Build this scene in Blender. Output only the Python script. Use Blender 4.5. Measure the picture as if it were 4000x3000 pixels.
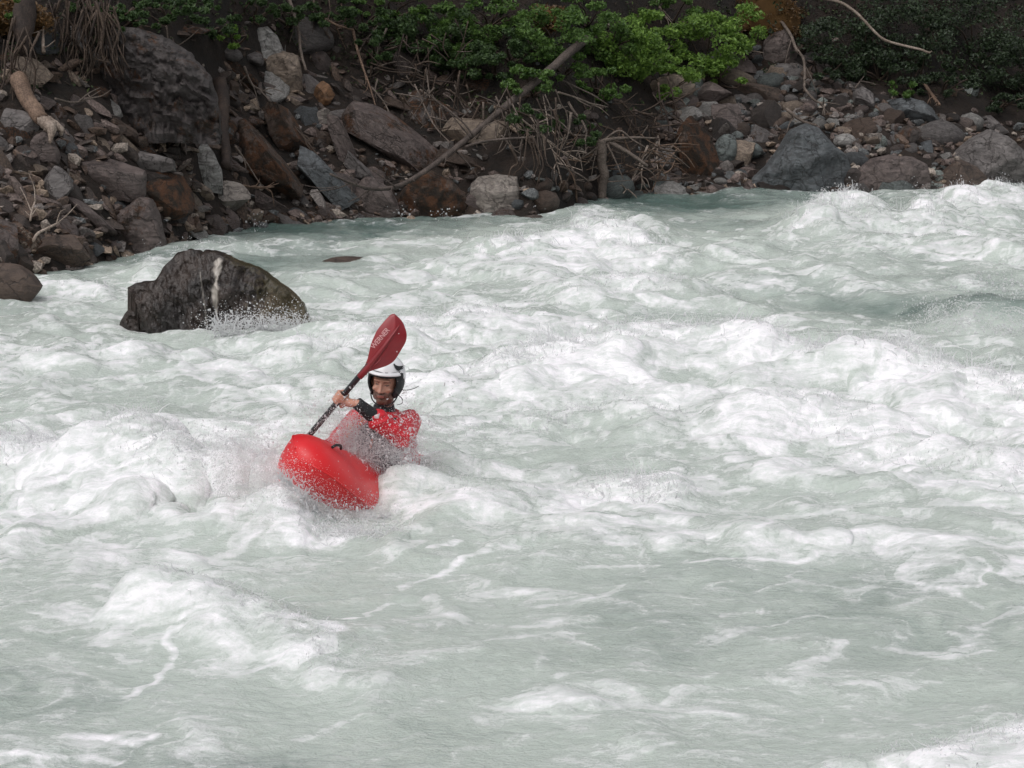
import bpy, bmesh, math, random
import numpy as np
from mathutils import Vector, Matrix, Quaternion

# ------------------------------------------------------------------ clear
for _o in list(bpy.data.objects):
    bpy.data.objects.remove(_o, do_unlink=True)
SC = bpy.context.scene
COL = SC.collection

# ------------------------------------------------------------------ camera
FPX = 9409.0                      # focal length in pixels of the 4000 px wide photograph
CAM_H = 3.2
PITCH = math.radians(9.35)
cam_data = bpy.data.cameras.new("camera")
cam = bpy.data.objects.new("camera", cam_data)
COL.objects.link(cam)
cam_data.sensor_width = 36.0
cam_data.lens = 36.0 * FPX / 4000.0
cam_data.clip_start = 0.1
cam_data.clip_end = 600.0
cam.location = (0, 0, CAM_H)
cam.rotation_euler = (math.pi / 2 - PITCH, 0, 0)
SC.camera = cam

# ------------------------------------------------------------------ sky, sun, exposure (overcast)
SUN_EL, SUN_AZ = math.radians(58), math.radians(215)     # high, behind the camera and a little to the left
world = bpy.data.worlds.new("World")
SC.world = world
world.use_nodes = True
wn, wl = world.node_tree.nodes, world.node_tree.links
wn.clear()
w_out = wn.new("ShaderNodeOutputWorld")
w_bg = wn.new("ShaderNodeBackground")
w_sky = wn.new("ShaderNodeTexSky")
w_sky.sky_type = 'NISHITA'
w_sky.sun_disc = False
w_sky.sun_elevation = SUN_EL
w_sky.sun_rotation = SUN_AZ
w_sky.air_density = 1.0
w_sky.dust_density = 4.0
w_hs = wn.new("ShaderNodeHueSaturation")
w_hs.inputs["Saturation"].default_value = 0.16           # cloud-covered sky: nearly neutral
wl.new(w_sky.outputs[0], w_hs.inputs["Color"])
wl.new(w_hs.outputs[0], w_bg.inputs[0])
wl.new(w_bg.outputs[0], w_out.inputs[0])
w_bg.inputs[1].default_value = 0.15
sun_data = bpy.data.lights.new("sun", 'SUN')
sun_data.energy = 0.6
sun_data.angle = math.radians(75)
sun_data.color = (1.0, 0.965, 0.95)
sun = bpy.data.objects.new("sun", sun_data)
COL.objects.link(sun)
# light travels from the sun towards the scene
_sd = Vector((math.sin(SUN_AZ) * math.cos(SUN_EL), math.cos(SUN_AZ) * math.cos(SUN_EL), math.sin(SUN_EL)))
sun.rotation_euler = (-_sd).to_track_quat('-Z', 'Y').to_euler()
sun.location = _sd * 60
VS = SC.view_settings
VS.view_transform = 'Standard'
VS.look = 'None'
VS.exposure = 0.12
VS.gamma = 1.0
VS.use_curve_mapping = False
try:
    SC.cycles.use_denoising = True
    SC.cycles.max_bounces = 5
    SC.cycles.diffuse_bounces = 2
    SC.cycles.glossy_bounces = 2
    SC.cycles.transparent_max_bounces = 10
    SC.cycles.caustics_reflective = False
    SC.cycles.caustics_refractive = False
except Exception:
    pass

# ------------------------------------------------------------------ picture <-> place
CP, SP = math.cos(PITCH), math.sin(PITCH)
def ray(u, v):
    """direction (y = 1) of the sight line through photo pixel (u, v) of 4000 x 3000"""
    a, b = (u - 2000.0) / FPX, (1500.0 - v) / FPX
    y = CP + b * SP
    return np.array([a / y, 1.0, (-SP + b * CP) / y])
def at(u, v, d):
    """place at distance d (metres along y)"""
    r = ray(u, v)
    return Vector((r[0] * d, d, CAM_H + r[2] * d))
def onz(u, v, z=0.0):
    """place where the sight line meets height z"""
    r = ray(u, v)
    d = (z - CAM_H) / r[2]
    return np.array([r[0] * d, d])
def px(n, d):
    """metres spanned by n photo pixels at distance d"""
    return n * d / FPX

# ------------------------------------------------------------------ numpy noise
_rs = np.random.RandomState(7)
_ang = _rs.rand(256, 256) * 2 * np.pi
_GX, _GY = np.cos(_ang).astype(np.float32), np.sin(_ang).astype(np.float32)
def perlin(x, y, seed=0):
    x = np.asarray(x, np.float64) + seed * 17.37
    y = np.asarray(y, np.float64) + seed * 9.71
    ix, iy = np.floor(x), np.floor(y)
    fx, fy = (x - ix).astype(np.float32), (y - iy).astype(np.float32)
    ix = ix.astype(np.int64) & 255
    iy = iy.astype(np.int64) & 255
    ix1, iy1 = (ix + 1) & 255, (iy + 1) & 255
    sx = fx * fx * fx * (fx * (fx * 6 - 15) + 10)
    sy = fy * fy * fy * (fy * (fy * 6 - 15) + 10)
    a = _GX[ix, iy] * fx + _GY[ix, iy] * fy
    b = _GX[ix1, iy] * (fx - 1) + _GY[ix1, iy] * fy
    c = _GX[ix, iy1] * fx + _GY[ix, iy1] * (fy - 1)
    d = _GX[ix1, iy1] * (fx - 1) + _GY[ix1, iy1] * (fy - 1)
    a = a + sx * (b - a)
    c = c + sx * (d - c)
    return (a + sy * (c - a)) * 1.5
def fbm(x, y, octv=4, seed=0, gain=0.5, lac=2.03):
    s = np.zeros(np.shape(x), np.float32); amp = 1.0; f = 1.0; t = 0
    for k in range(octv):
        s = s + amp * perlin(x * f, y * f, seed + k * 3.1)
        t += amp; amp *= gain; f *= lac
    return s / t
def ridge(x, y, octv=4, seed=0, gain=0.5, lac=2.07):
    s = np.zeros(np.shape(x), np.float32); amp = 1.0; f = 1.0; t = 0
    for k in range(octv):
        n = 1 - np.abs(perlin(x * f, y * f, seed + k * 5.3)) * 1.6
        s = s + amp * n
        t += amp; amp *= gain; f *= lac
    return s / t
def sstep(a, b, x):
    t = np.clip((x - a) / (b - a), 0, 1)
    return t * t * (3 - 2 * t)
_G3 = _rs.randn(64, 64, 64, 3).astype(np.float32)
_G3 /= np.linalg.norm(_G3, axis=-1, keepdims=True)
def perlin3(p, seed=0):
    p = np.asarray(p, np.float64) + np.array([seed * 7.31, seed * 3.77, seed * 5.19])
    i = np.floor(p); f = (p - i).astype(np.float32); i = i.astype(np.int64)
    s = f * f * f * (f * (f * 6 - 15) + 10)
    out = 0
    for dx in (0, 1):
        for dy in (0, 1):
            for dz in (0, 1):
                g = _G3[(i[:, 0] + dx) & 63, (i[:, 1] + dy) & 63, (i[:, 2] + dz) & 63]
                dv = f - np.array([dx, dy, dz], np.float32)
                w = (s[:, 0] if dx else 1 - s[:, 0]) * (s[:, 1] if dy else 1 - s[:, 1]) * (s[:, 2] if dz else 1 - s[:, 2])
                out = out + w * (g * dv).sum(1)
    return out * 1.4
def fbm3(p, octv=3, seed=0, gain=0.5):
    s = 0; amp = 1; f = 1; t = 0
    for k in range(octv):
        s = s + amp * perlin3(p * f, seed + k * 2.3); t += amp; amp *= gain; f *= 2.1
    return s / t

# ------------------------------------------------------------------ object helpers
def tag(o, label=None, cat=None, group=None, kind=None):
    if label: o["label"] = label
    if cat: o["category"] = cat
    if group: o["group"] = group
    if kind: o["kind"] = kind
    return o
def link(name, me, mat=None, parent=None):
    o = bpy.data.objects.new(name, me)
    COL.objects.link(o)
    if mat is not None and me is not None and not me.materials:
        me.materials.append(mat)
    if parent is not None:
        o.parent = parent
    return o
def empty(name, loc=(0, 0, 0)):
    o = bpy.data.objects.new(name, None)
    o.empty_display_size = 0.1
    COL.objects.link(o)
    o.location = loc
    return o
def mesh_np(name, verts, faces, smooth=True):
    """verts (n,3), faces (m,3) or (m,4) arrays"""
    me = bpy.data.meshes.new(name)
    verts = np.asarray(verts, np.float32); faces = np.asarray(faces, np.int32)
    k = faces.shape[1]
    me.vertices.add(len(verts)); me.vertices.foreach_set("co", verts.ravel())
    me.loops.add(faces.size); me.loops.foreach_set("vertex_index", faces.ravel())
    me.polygons.add(len(faces))
    me.polygons.foreach_set("loop_start", np.arange(0, faces.size, k, dtype=np.int32))
    me.polygons.foreach_set("loop_total", np.full(len(faces), k, np.int32))
    me.polygons.foreach_set("use_smooth", np.full(len(faces), smooth, bool))
    me.update(calc_edges=True)
    return me
def fattr(me, name, vals):
    a = me.attributes.new(name, 'FLOAT', 'POINT')
    a.data.foreach_set("value", np.asarray(vals, np.float32).ravel())
def vattr(me, name, vals):
    a = me.attributes.new(name, 'FLOAT_VECTOR', 'POINT')
    a.data.foreach_set("vector", np.asarray(vals, np.float32).ravel())

class NT:
    """small helper to write node materials"""
    def __init__(self, name):
        self.m = bpy.data.materials.new(name)
        self.m.use_nodes = True
        self.t = self.m.node_tree
        self.t.nodes.clear()
        self.out = self.t.nodes.new("ShaderNodeOutputMaterial")
    def n(self, typ, ins=None, **kw):
        nd = self.t.nodes.new(typ)
        for k, v in kw.items():
            setattr(nd, k, v)
        for k, v in (ins or {}).items():
            s = nd.inputs[k]
            if isinstance(v, bpy.types.NodeSocket):
                self.t.links.new(v, s)
            else:
                s.default_value = v
        return nd
    def math(self, op, a, b=0.0, c=None):
        ins = {0: a, 1: b}
        if c is not None: ins[2] = c
        return self.n("ShaderNodeMath", ins, operation=op).outputs[0]
    def clampm(self, op, a, b=0.0):
        nd = self.n("ShaderNodeMath", {0: a, 1: b}, operation=op)
        nd.use_clamp = True
        return nd.outputs[0]
    def mix(self, f, a, b):
        nd = self.n("ShaderNodeMix", data_type='RGBA')
        for s, v in ((nd.inputs[0], f), (nd.inputs[6], a), (nd.inputs[7], b)):
            if isinstance(v, bpy.types.NodeSocket): self.t.links.new(v, s)
            else: s.default_value = v if not isinstance(v, tuple) or len(v) == 4 else (*v, 1)
        return nd.outputs[2]
    def mixf(self, f, a, b):
        nd = self.n("ShaderNodeMix", data_type='FLOAT')
        for s, v in ((nd.inputs[0], f), (nd.inputs[2], a), (nd.inputs[3], b)):
            if isinstance(v, bpy.types.NodeSocket): self.t.links.new(v, s)
            else: s.default_value = v
        return nd.outputs[0]
    def ramp(self, f, lo, hi, a=0.0, b=1.0):
        nd = self.n("ShaderNodeMapRange", {0: f, 1: lo, 2: hi, 3: a, 4: b})
        nd.interpolation_type = 'SMOOTHSTEP'
        return nd.outputs[0]
    def attr(self, name):
        return self.n("ShaderNodeAttribute", attribute_name=name)
    def noise(self, vec, scale, detail=4.0, rough=0.5, dist=0.0):
        return self.n("ShaderNodeTexNoise", {"Vector": vec, "Scale": scale, "Detail": detail, "Roughness": rough, "Distortion": dist})
    def principled(self, **ins):
        p = self.n("ShaderNodeBsdfPrincipled", {k.replace("_", " "): v for k, v in ins.items()})
        return p
    def surf(self, sock):
        self.t.links.new(sock, self.out.inputs[0])
    def bump(self, h, strength=0.3, dist=0.02):
        return self.n("ShaderNodeBump", {"Height": h, "Strength": strength, "Distance": dist}).outputs[0]
def plain(name, col, rough=0.5, spec=0.5, var=0.0, scale=20.0, bump=0.0):
    """a single-coloured material with a little grain"""
    t = NT(name)
    tc = t.n("ShaderNodeTexCoord").outputs["Object"]
    nz = t.noise(tc, scale, 5.0, 0.6)
    c0 = tuple(max(0, x * (1 - var)) for x in col); c1 = tuple(min(1, x * (1 + var)) for x in col)
    c = t.mix(nz.outputs[0], c0, c1)
    p = t.principled(Base_Color=c, Roughness=rough)
    p.inputs["Specular IOR Level"].default_value = spec
    if bump:
        t.t.links.new(t.bump(nz.outputs[0], bump, 0.01), p.inputs["Normal"])
    t.surf(p.outputs[0])
    return t.m
# ================================================================== RIVER
# wave crests and foam patches: (points in photo pixels), height, half-width behind, half-width in front (m), foam, foam reach in front (m)
CRESTS = [
    ([(1900, 1310), (2250, 1275), (2600, 1235), (2900, 1250), (3200, 1285), (3500, 1290), (3700, 1330), (4200, 1470)], .40, .40, 1.10, 1.0, 2.0),
    ([(3130, 800), (3270, 722), (3400, 790)], .42, .45, .8, .95, 1.3),
    ([(1850, 935), (2150, 880), (2350, 850), (2560, 925)], .30, .5, .9, .85, 1.6),
    ([(2250, 790), (2500, 870), (2600, 900)], .16, .35, .5, .5, .6),
    ([(3520, 840), (3720, 765), (3950, 700), (4200, 690)], .28, .45, .9, .8, 1.4),
    ([(2950, 930), (3150, 1000), (3350, 1050)], .14, .35, .6, .5, 1.0),
    ([(3350, 930), (3600, 900), (4100, 960)], .18, .4, .8, .65, 1.2),
    ([(1180, 1345), (1450, 1260), (1720, 1190), (1900, 1180)], .20, .6, 1.0, .8, 1.4),
    ([(2150, 1120), (2450, 1060), (2700, 1100)], .18, .45, .8, .65, 1.2),
    ([(900, 905), (1200, 945), (1500, 930)], .07, .3, .5, .35, .5),
    ([(560, 1080), (760, 955), (900, 935)], .10, .3, .5, .5, .6),
    ([(-150, 1650), (120, 1610), (400, 1600), (620, 1700), (800, 1725), (930, 1740)], .37, .40, .8, 1.0, 1.2),
    ([(250, 1080), (480, 1130)], .10, .3, .5, .5, .6),
    ([(100, 1390), (420, 1330), (700, 1370)], .10, .4, .6, .5, .8),
    ([(960, 1800), (1080, 1960), (1280, 2060), (1520, 2040)], .06, .25, .35, .95, .5),
    ([(1520, 1890), (1720, 1890), (2050, 1960)], .08, .3, .4, .5, .5),
    ([(620, 2200), (850, 2230), (1060, 2270), (1240, 2350), (1340, 2450)], .24, .35, .32, .85, .42),
    ([(2000, 2040), (2500, 2075), (3000, 2070), (3450, 2090)], .07, .5, .12, .55, .14),
    ([(3450, 2960), (3720, 2850), (4200, 2790)], .16, .3, .6, 1.0, .9),
    ([(2050, 2730), (2150, 2690), (2300, 2740)], .06, .2, .2, .5, .2),
    ([(2400, 2870), (2480, 2820), (2600, 2860)], .06, .15, .2, .55, .2),
    ([(3050, 1560), (3500, 1720), (4100, 1830)], .12, .5, .8, .8, 1.2),
    ([(1950, 1640), (2300, 1560), (2600, 1600)], .12, .4, .5, .55, .6),
    ([(2300, 1850), (2480, 1830), (2600, 1880)], .12, .25, .3, .7, .4),
]
# thin foam streaks: points, half-width (m), foam
STREAKS = [
    ([(720, 2430), (700, 2520), (600, 2620), (420, 2700)], .035, .75), ([(720, 2435), (950, 2450), (1290, 2490)], .045, .7),
    ([(1120, 2480), (1200, 2440), (1330, 2440), (1360, 2500)], .09, .95),
    ([(1270, 2370), (1450, 2340), (1560, 2260)], .03, .7), ([(1600, 2240), (1750, 2190), (1930, 2110)], .035, .75),
    ([(1850, 2140), (2050, 2110)], .05, .6), ([(2000, 2330), (2300, 2300), (2450, 2270)], .06, .55),
    ([(300, 2830), (560, 2860), (700, 2820)], .05, .8), ([(50, 2890), (300, 2920), (520, 2960)], .06, .7),
    ([(1100, 2830), (1350, 2770), (1500, 2740)], .045, .45), ([(3350, 2480), (3700, 2500), (3950, 2470)], .05, .55),
    ([(3450, 2220), (3650, 2260), (3900, 2350)], .06, .6), ([(2600, 2170), (3000, 2150), (3250, 2130)], .06, .7),
    ([(2250, 2170), (2560, 2180)], .05, .6), ([(100, 2340), (250, 2400), (320, 2380)], .05, .5), ([(3900, 2220), (4050, 2180)], .08, .8),
    ([(800, 1950), (1000, 2100)], .1, .5), ([(2800, 2640), (3300, 2650), (3700, 2600)], .04, .35), ([(2850, 2380), (3050, 2370)], .07, .55),
    ([(1500, 2060), (1560, 2150), (1450, 2180)], .03, .5), ([(1680, 2120), (1800, 2090)], .04, .7),
    ([(180, 2560), (330, 2600), (420, 2700)], .04, .4), ([(2100, 2620), (2500, 2560)], .05, .35), ([(3560, 2830), (3800, 2800)], .05, .4),
]
# soft patches: (u, v, half-size u, half-size v in px, foam, aeration, height)
PATCHES = [
    (1600, 1120, 420, 150, .30, .5, 0), (2300, 1000, 400, 130, .22, .4, 0), (2600, 1450, 800, 200, .18, .5, 0),
    (3500, 1620, 600, 220, .35, .6, 0), (3900, 1500, 300, 220, .30, .4, 0), (1800, 1600, 350, 200, .12, .5, 0),
    (300, 1850, 600, 250, .38, .5, 0), (900, 1850, 250, 250, .35, .4, 0), (400, 1280, 420, 100, .12, .5, 0), (900, 1420, 300, 90, .28, .5, 0),
    (3650, 900, 400, 80, .20, .3, 0), (2200, 2000, 300, 120, .25, .4, 0), (3000, 2000, 700, 120, .22, .3, 0),
    (3350, 1160, 380, 70, -.55, -.75, -.16), (3870, 1215, 230, 40, -.38, -.9, .22), (2500, 1210, 280, 40, -.35, -.45, -.06),
    (1700, 1330, 130, 50, -.3, -.3, 0), (2750, 790, 480, 30, -.35, -.45, 0), (1250, 890, 500, 30, -.3, -.4, 0),
    (650, 1010, 250, 35, -.35, -.55, 0), (1050, 1020, 230, 35, -.3, -.5, 0), (2900, 870, 140, 30, -.3, -.5, 0),
    (800, 1560, 260, 60, -.45, -.15, -.05), (450, 1545, 130, 25, -.4, -.35, 0), (1350, 2170, 350, 60, -.3, -.25, -.03),
    (3700, 2720, 500, 90, -.35, -.75, -.04), (3600, 2560, 400, 60, -.2, -.35, 0), (2100, 2520, 500, 60, -.2, -.25, 0),
    (2500, 2880, 600, 60, -.2, -.35, 0), (1000, 2930, 300, 60, -.25, -.5, 0), (200, 2680, 300, 50, -.2, -.35, 0),
    (3350, 1630, 110, 45, -.75, -.25, 0), (2550, 1470, 250, 60, -.25, -.2, 0), (2350, 1690, 200, 50, -.25, -.2, 0),
    (1230, 2075, 190, 50, .1, 0, -.07), (1600, 1920, 220, 40, .35, .2, .05), (1760, 1850, 160, 40, .3, .2, .12), (1690, 1752, 120, 26, .25, .1, .12), (1370, 1040, 190, 50, -.45, -.6, .06), (900, 1760, 120, 50, -.35, -.05, 0), (650, 1900, 150, 60, -.3, 0, 0), (350, 2300, 500, 60, -.2, 0, 0),
]
def _wpts(pts, z):
    return np.array([onz(u, v, z) for u, v in pts])
def _poly_dist(x, y, P):
    """distance to a polyline and signed offset towards the camera"""
    best = np.full(x.shape, 1e9, np.float32); sg = np.zeros(x.shape, np.float32); par = np.zeros(x.shape, np.float32)
    n = len(P) - 1
    for i in range(n):
        a, b = P[i], P[i + 1]
        d = b - a; L2 = d @ d
        t = np.clip(((x - a[0]) * d[0] + (y - a[1]) * d[1]) / L2, 0, 1)
        qx, qy = a[0] + t * d[0], a[1] + t * d[1]
        dd = np.hypot(x - qx, y - qy)
        m = dd < best
        best = np.where(m, dd, best); sg = np.where(m, qy - y, sg); par = np.where(m, (i + t) / n, par)
    return best, sg, par
_CR = [(_wpts(p, h), h, sb, sf, f, ff) for p, h, sb, sf, f, ff in CRESTS]
_ST = [(_wpts(p, 0.05), w, f) for p, w, f in STREAKS]
_PA = []
for (u, v, ru, rv, f, a, h) in PATCHES:
    c = onz(u, v, 0.03)
    _PA.append((c, px(ru, c[1]), rv * c[1] ** 2 / (FPX * CAM_H), f, a, h))

# turbulent surface velocity (curl of noise), used to drag the foam into filaments
_VX0, _VX1, _VY0, _VY1, _VD = -16.0, 16.0, 6.0, 52.0, 0.05
_gx = np.arange(_VX0, _VX1, _VD); _gy = np.arange(_VY0, _VY1, _VD)
_GXX, _GYY = np.meshgrid(_gx, _gy, indexing='ij')
_psi = 0.42 * fbm(_GXX * 0.55, _GYY * 0.55, 3, 3) + 0.16 * perlin(_GXX * 1.6, _GYY * 1.6, 21) + 0.055 * perlin(_GXX * 4.1, _GYY * 4.1, 31)
_VXG = (np.gradient(_psi, _VD, axis=1) - 0.22).astype(np.float32)
_VYG = (-np.gradient(_psi, _VD, axis=0) - 0.10).astype(np.float32)
def _samp(G, x, y):
    fx = np.clip((x - _VX0) / _VD, 0, G.shape[0] - 1.001); fy = np.clip((y - _VY0) / _VD, 0, G.shape[1] - 1.001)
    i = fx.astype(np.int32); j = fy.astype(np.int32); fx = fx - i; fy = fy - j
    return G[i, j] * (1 - fx) * (1 - fy) + G[i + 1, j] * fx * (1 - fy) + G[i, j + 1] * (1 - fx) * fy + G[i + 1, j + 1] * fx * fy
def advect(x, y, T=1.3, n=10):
    x = x.copy(); y = y.copy(); dt = T / n
    for _ in range(n):
        vx = _samp(_VXG, x, y); vy = _samp(_VYG, x, y)
        x -= vx * dt; y -= vy * dt
    return x, y

def crest_fields(x, y):
    """smooth, large-scale part: wave height, foam, air and crest strength"""
    wob = 0.35 * perlin(x * 0.9, y * 0.9, 41); wob2 = 0.35 * perlin(x * 0.9, y * 0.9, 47)
    xw, yw = x + wob + .10 * perlin(x * 2.7, y * 2.7, 43), y + wob2 + .10 * perlin(x * 2.7, y * 2.7, 44)
    H = np.zeros(x.shape, np.float32); F = np.zeros(x.shape, np.float32); A = np.zeros(x.shape, np.float32); SPK = np.zeros(x.shape, np.float32)
    along = 0.75 + 0.5 * perlin(x * 1.1, y * 1.1, 51)
    for P, h, sb, sf, f, ff in _CR:
        d, sg, t = _poly_dist(xw, yw, P)
        end = sstep(0, .12, t) * sstep(0, .12, 1 - t) * .6 + .4
        s = np.where(sg > 0, sf, sb)
        H += h * np.exp(-(d / s) ** 2) * along * end
        fs = np.where(sg > 0, ff, sb * .55)
        F = np.maximum(F, f * np.exp(-(d / fs) ** 2 * .9) * (.55 + .45 * end))
        SPK = np.maximum(SPK, f * np.exp(-(d / (s * .5)) ** 2))
        A = np.maximum(A, f * np.exp(-(d / (ff * 1.6)) ** 2))
    for c, rx, ry, f, a, h in _PA:
        g = np.exp(-((xw - c[0]) / rx) ** 2 - ((yw - c[1]) / ry) ** 2)
        F += f * g; A += a * g * .8; H += h * g
    A += .20 + .58 * sstep(35, 21, y) + .10 * sstep(15, 11, y)
    F += .24 * sstep(29, 22, y) * (.75 + .25 * sstep(11.5, 14.5, y))
    return H, F, A, SPK
def water_fields(x, y, crest=None):
    """height, foam cover, aeration and dragged coordinates of the river surface"""
    x = np.asarray(x, np.float64); y = np.asarray(y, np.float64)
    ax, ay = advect(x, y, .9, 8)
    bx, by = advect(x, y, .28, 3)
    H, F, A, SPK = crest if crest is not None else crest_fields(x, y)
    H = H.copy()
    wob = perlin(x * 0.9, y * 0.9, 41); wob2 = perlin(x * 0.9, y * 0.9, 47)
    A = A + .30 * fbm(ax * .45, ay * .45, 3, 61) + .34 * fbm(ax * 1.2 + 5, ay * 1.2, 3, 65)
    turb = np.clip(.40 + .60 * F + .25 * sstep(12, 18, y), .35, 1.2)
    calm = sstep(9.5, 14.5, y) * .5 + .5
    n1 = fbm(x * .8 + .2 * wob, y * .8, 2, 71)
    n2 = fbm(x * 1.9 + .25 * wob2, y * 1.9 + .25 * wob, 2, 81)
    n3 = fbm(x * 3.4 + .3 * wob, y * 3.4 + .3 * wob2, 3, 91)
    n4 = perlin(x * 14.0, y * 11.0, 95)
    pk = np.maximum(0, 1 - 2.2 * np.abs(perlin(x * 1.25 + .3 * wob2, y * 1.25, 99))) ** 2     # sharp-backed wavelets
    n5 = fbm(x * 17.0, y * 9.0, 3, 97, .6)
    H += turb * calm * (.15 * n1 + .046 * n2 + .055 * (pk - .2)) + turb * .016 * n3 + .0050 * n4 + .011 * n5 * np.clip(.2 + F, .2, 1.0) * sstep(10.5, 17, y)
    spk = np.clip(SPK, 0, 1)
    lump = fbm(x * 2.4 + .2 * wob2, y * 2.4, 3, 101) + .35 * fbm(x * 8, y * 6, 2, 105)
    H += spk * .045 * lump
    nf = fbm(ax * .75, ay * 1.25, 5, 121, .6)
    rf = ridge(ax * 1.3 + .3 * nf, ay * 2.5, 4, 131, .55) - .55
    ff2 = ridge(bx * 3.4 + .25 * nf, by * 7.0, 4, 141, .6) - .55
    D = F + .06 + .20 * n2 + .22 * (pk - .2) + .18 * n1
    D = np.where(D > .3, .3 + (D - .3) * .55, D)
    near = sstep(16, 12, y)
    foam = D + .04 + 1.05 * nf + (.62 - .25 * near) * rf + (.55 - .27 * near) * ff2
    foam = .97 * sstep(-.15, 1.45, foam)
    for P, w, f in _ST:
        lo = P.min(0) - .9; hi = P.max(0) + .9
        m = (x > lo[0]) & (x < hi[0]) & (y > lo[1]) & (y < hi[1])
        if not m.any(): continue
        xm, ym = x[m] + .10 * n3[m] + .09 * wob[m], y[m] + .14 * n2[m] + .09 * wob2[m]
        d, sg, t = _poly_dist(xm, ym, P)
        ww = np.maximum(w * (1.1 + 1.1 * nf[m]), .014)
        foam[m] = np.maximum(foam[m], min(1.0, f * 1.25) * np.exp(-(d / ww) ** 2) * np.clip(.8 + 1.2 * rf[m], .2, 1.1) * sstep(0, .1, t) * sstep(0, .1, 1 - t))
    return H, np.clip(foam, 0, 1), np.clip(A, 0, 1), bx, by, spk
def water_height(x, y):
    return water_fields(np.atleast_1d(np.asarray(x, float)), np.atleast_1d(np.asarray(y, float)))[0]
def _up(G, i, j):
    """bilinear lookup at fractional grid indices (rows i, columns j)"""
    i0 = np.minimum(i.astype(int), G.shape[0] - 2); j0 = np.minimum(j.astype(int), G.shape[1] - 2)
    a = (i - i0)[:, None]; b = (j - j0)[None, :]
    g0 = G[i0]; g1 = G[i0 + 1]; R = g0 * (1 - a) + g1 * a
    return (R[:, j0] * (1 - b) + R[:, j0 + 1] * b).astype(np.float32)

def build_river():
    ys = [7.6]
    while ys[-1] < 50:
        d = ys[-1]
        ys.append(d + min(max(d * d / (2408 * 3.2) * 1.45, .016), .062 if d < 42 else .25))
    ys = np.array(ys); ncol = 710
    ts = np.linspace(-.262, .262, ncol)
    Y, T = np.meshgrid(ys, ts, indexing='ij')
    X = T * (Y + 4.0)
    r4 = np.unique(np.append(np.arange(0, len(ys), 4), len(ys) - 1)); c4 = np.unique(np.append(np.arange(0, ncol, 4), ncol - 1))
    Yc, Tc = np.meshgrid(ys[r4], ts[c4], indexing='ij')
    fi = np.interp(np.arange(len(ys)), r4, np.arange(len(r4))); fj = np.interp(np.arange(ncol), c4, np.arange(len(c4)))
    crest = tuple(_up(G, fi, fj) for G in crest_fields(Tc * (Yc + 4.0), Yc))
    H, foam, A, ax, ay, spk = water_fields(X, Y, crest)
    # sharpen crests sideways (choppy water)
    gy = np.gradient(H, axis=0) / np.gradient(Y, axis=0); gx = np.gradient(H, axis=1) / np.gradient(X, axis=1)
    ch = .05
    V = np.stack([X - ch * np.clip(gx, -1.5, 1.5), Y - ch * np.clip(gy, -1.5, 1.5), H], -1).reshape(-1, 3)
    nr = len(ys)
    idx = np.arange(nr * ncol).reshape(nr, ncol)
    Fc = np.stack([idx[:-1, :-1], idx[:-1, 1:], idx[1:, 1:], idx[1:, :-1]], -1).reshape(-1, 4)
    me = mesh_np("river", V, Fc)
    fattr(me, "foam", foam); fattr(me, "air", A)
    vattr(me, "drag", np.stack([ax, ay, H * 1.5], -1).reshape(-1, 3))
    print("river verts", len(V))
    t = NT("river_water")
    foam_a = t.attr("foam").outputs["Fac"]; air = t.attr("air").outputs["Fac"]; drag = t.attr("drag").outputs["Vector"]
    pos = t.n("ShaderNodeTexCoord").outputs["Object"]
    sdrag = t.n('ShaderNodeMapping', {'Vector': drag, 'Scale': (.5, 1.15, 1)}).outputs[0]; spos = t.n('ShaderNodeMapping', {'Vector': pos, 'Scale': (.55, 1.1, 1)}).outputs[0]
    nd = t.noise(sdrag, 7.0, 7.0, .68, .4).outputs[0]
    n1 = t.noise(spos, 14.0, 7.0, .72, .6).outputs[0]
    n2 = t.noise(pos, 48.0, 5.0, .7, .3).outputs[0]
    n3 = t.noise(pos, 30.0, 5.0, .6, .8).outputs[0]
    f = t.math('ADD', foam_a, t.math('ADD', t.math('MULTIPLY', t.math('SUBTRACT', nd, .5), .75), t.math('MULTIPLY', t.math('SUBTRACT', n1, .5), .75)))
    f = t.math('ADD', f, t.math('MULTIPLY', t.math('SUBTRACT', n2, .5), .40))
    foam = t.ramp(f, .02, 1.06)
    airn = t.clampm('ADD', air, t.math('MULTIPLY', t.math('SUBTRACT', n1, .5), .35))
    deep = t.mix(airn, (.092, .146, .130), (.52, .575, .53))
    fw = t.mix(t.ramp(t.math('ADD', t.math('MULTIPLY', nd, .5), t.math('MULTIPLY', n1, .5)), .36, .60), (.62, .64, .635), (.865, .84, .87))
    col = t.mix(foam, deep, fw)
    rough = t.mixf(foam, .09, .75)
    hgt = t.math('ADD', t.math('ADD', t.math('MULTIPLY', n1, 1.0), t.math('MULTIPLY', n3, .6)), t.math('MULTIPLY', n2, .55))
    p = t.principled(Base_Color=col, Roughness=rough, Normal=t.bump(hgt, t.mixf(foam, .80, .38), .03))
    p.inputs["IOR"].default_value = 1.33
    t.t.links.new(t.math("MULTIPLY", foam, .95), p.inputs["Subsurface Weight"])
    p.inputs["Subsurface Radius"].default_value = (1.0, 1.0, 1.0); p.inputs["Subsurface Scale"].default_value = .018; p.subsurface_method = "BURLEY"
    t.surf(p.outputs[0])
    o = link("river", me, t.m)
    tag(o, "milky green white-water river full of foam and standing waves", "river", kind="structure")
    return o
river = build_river()
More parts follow.
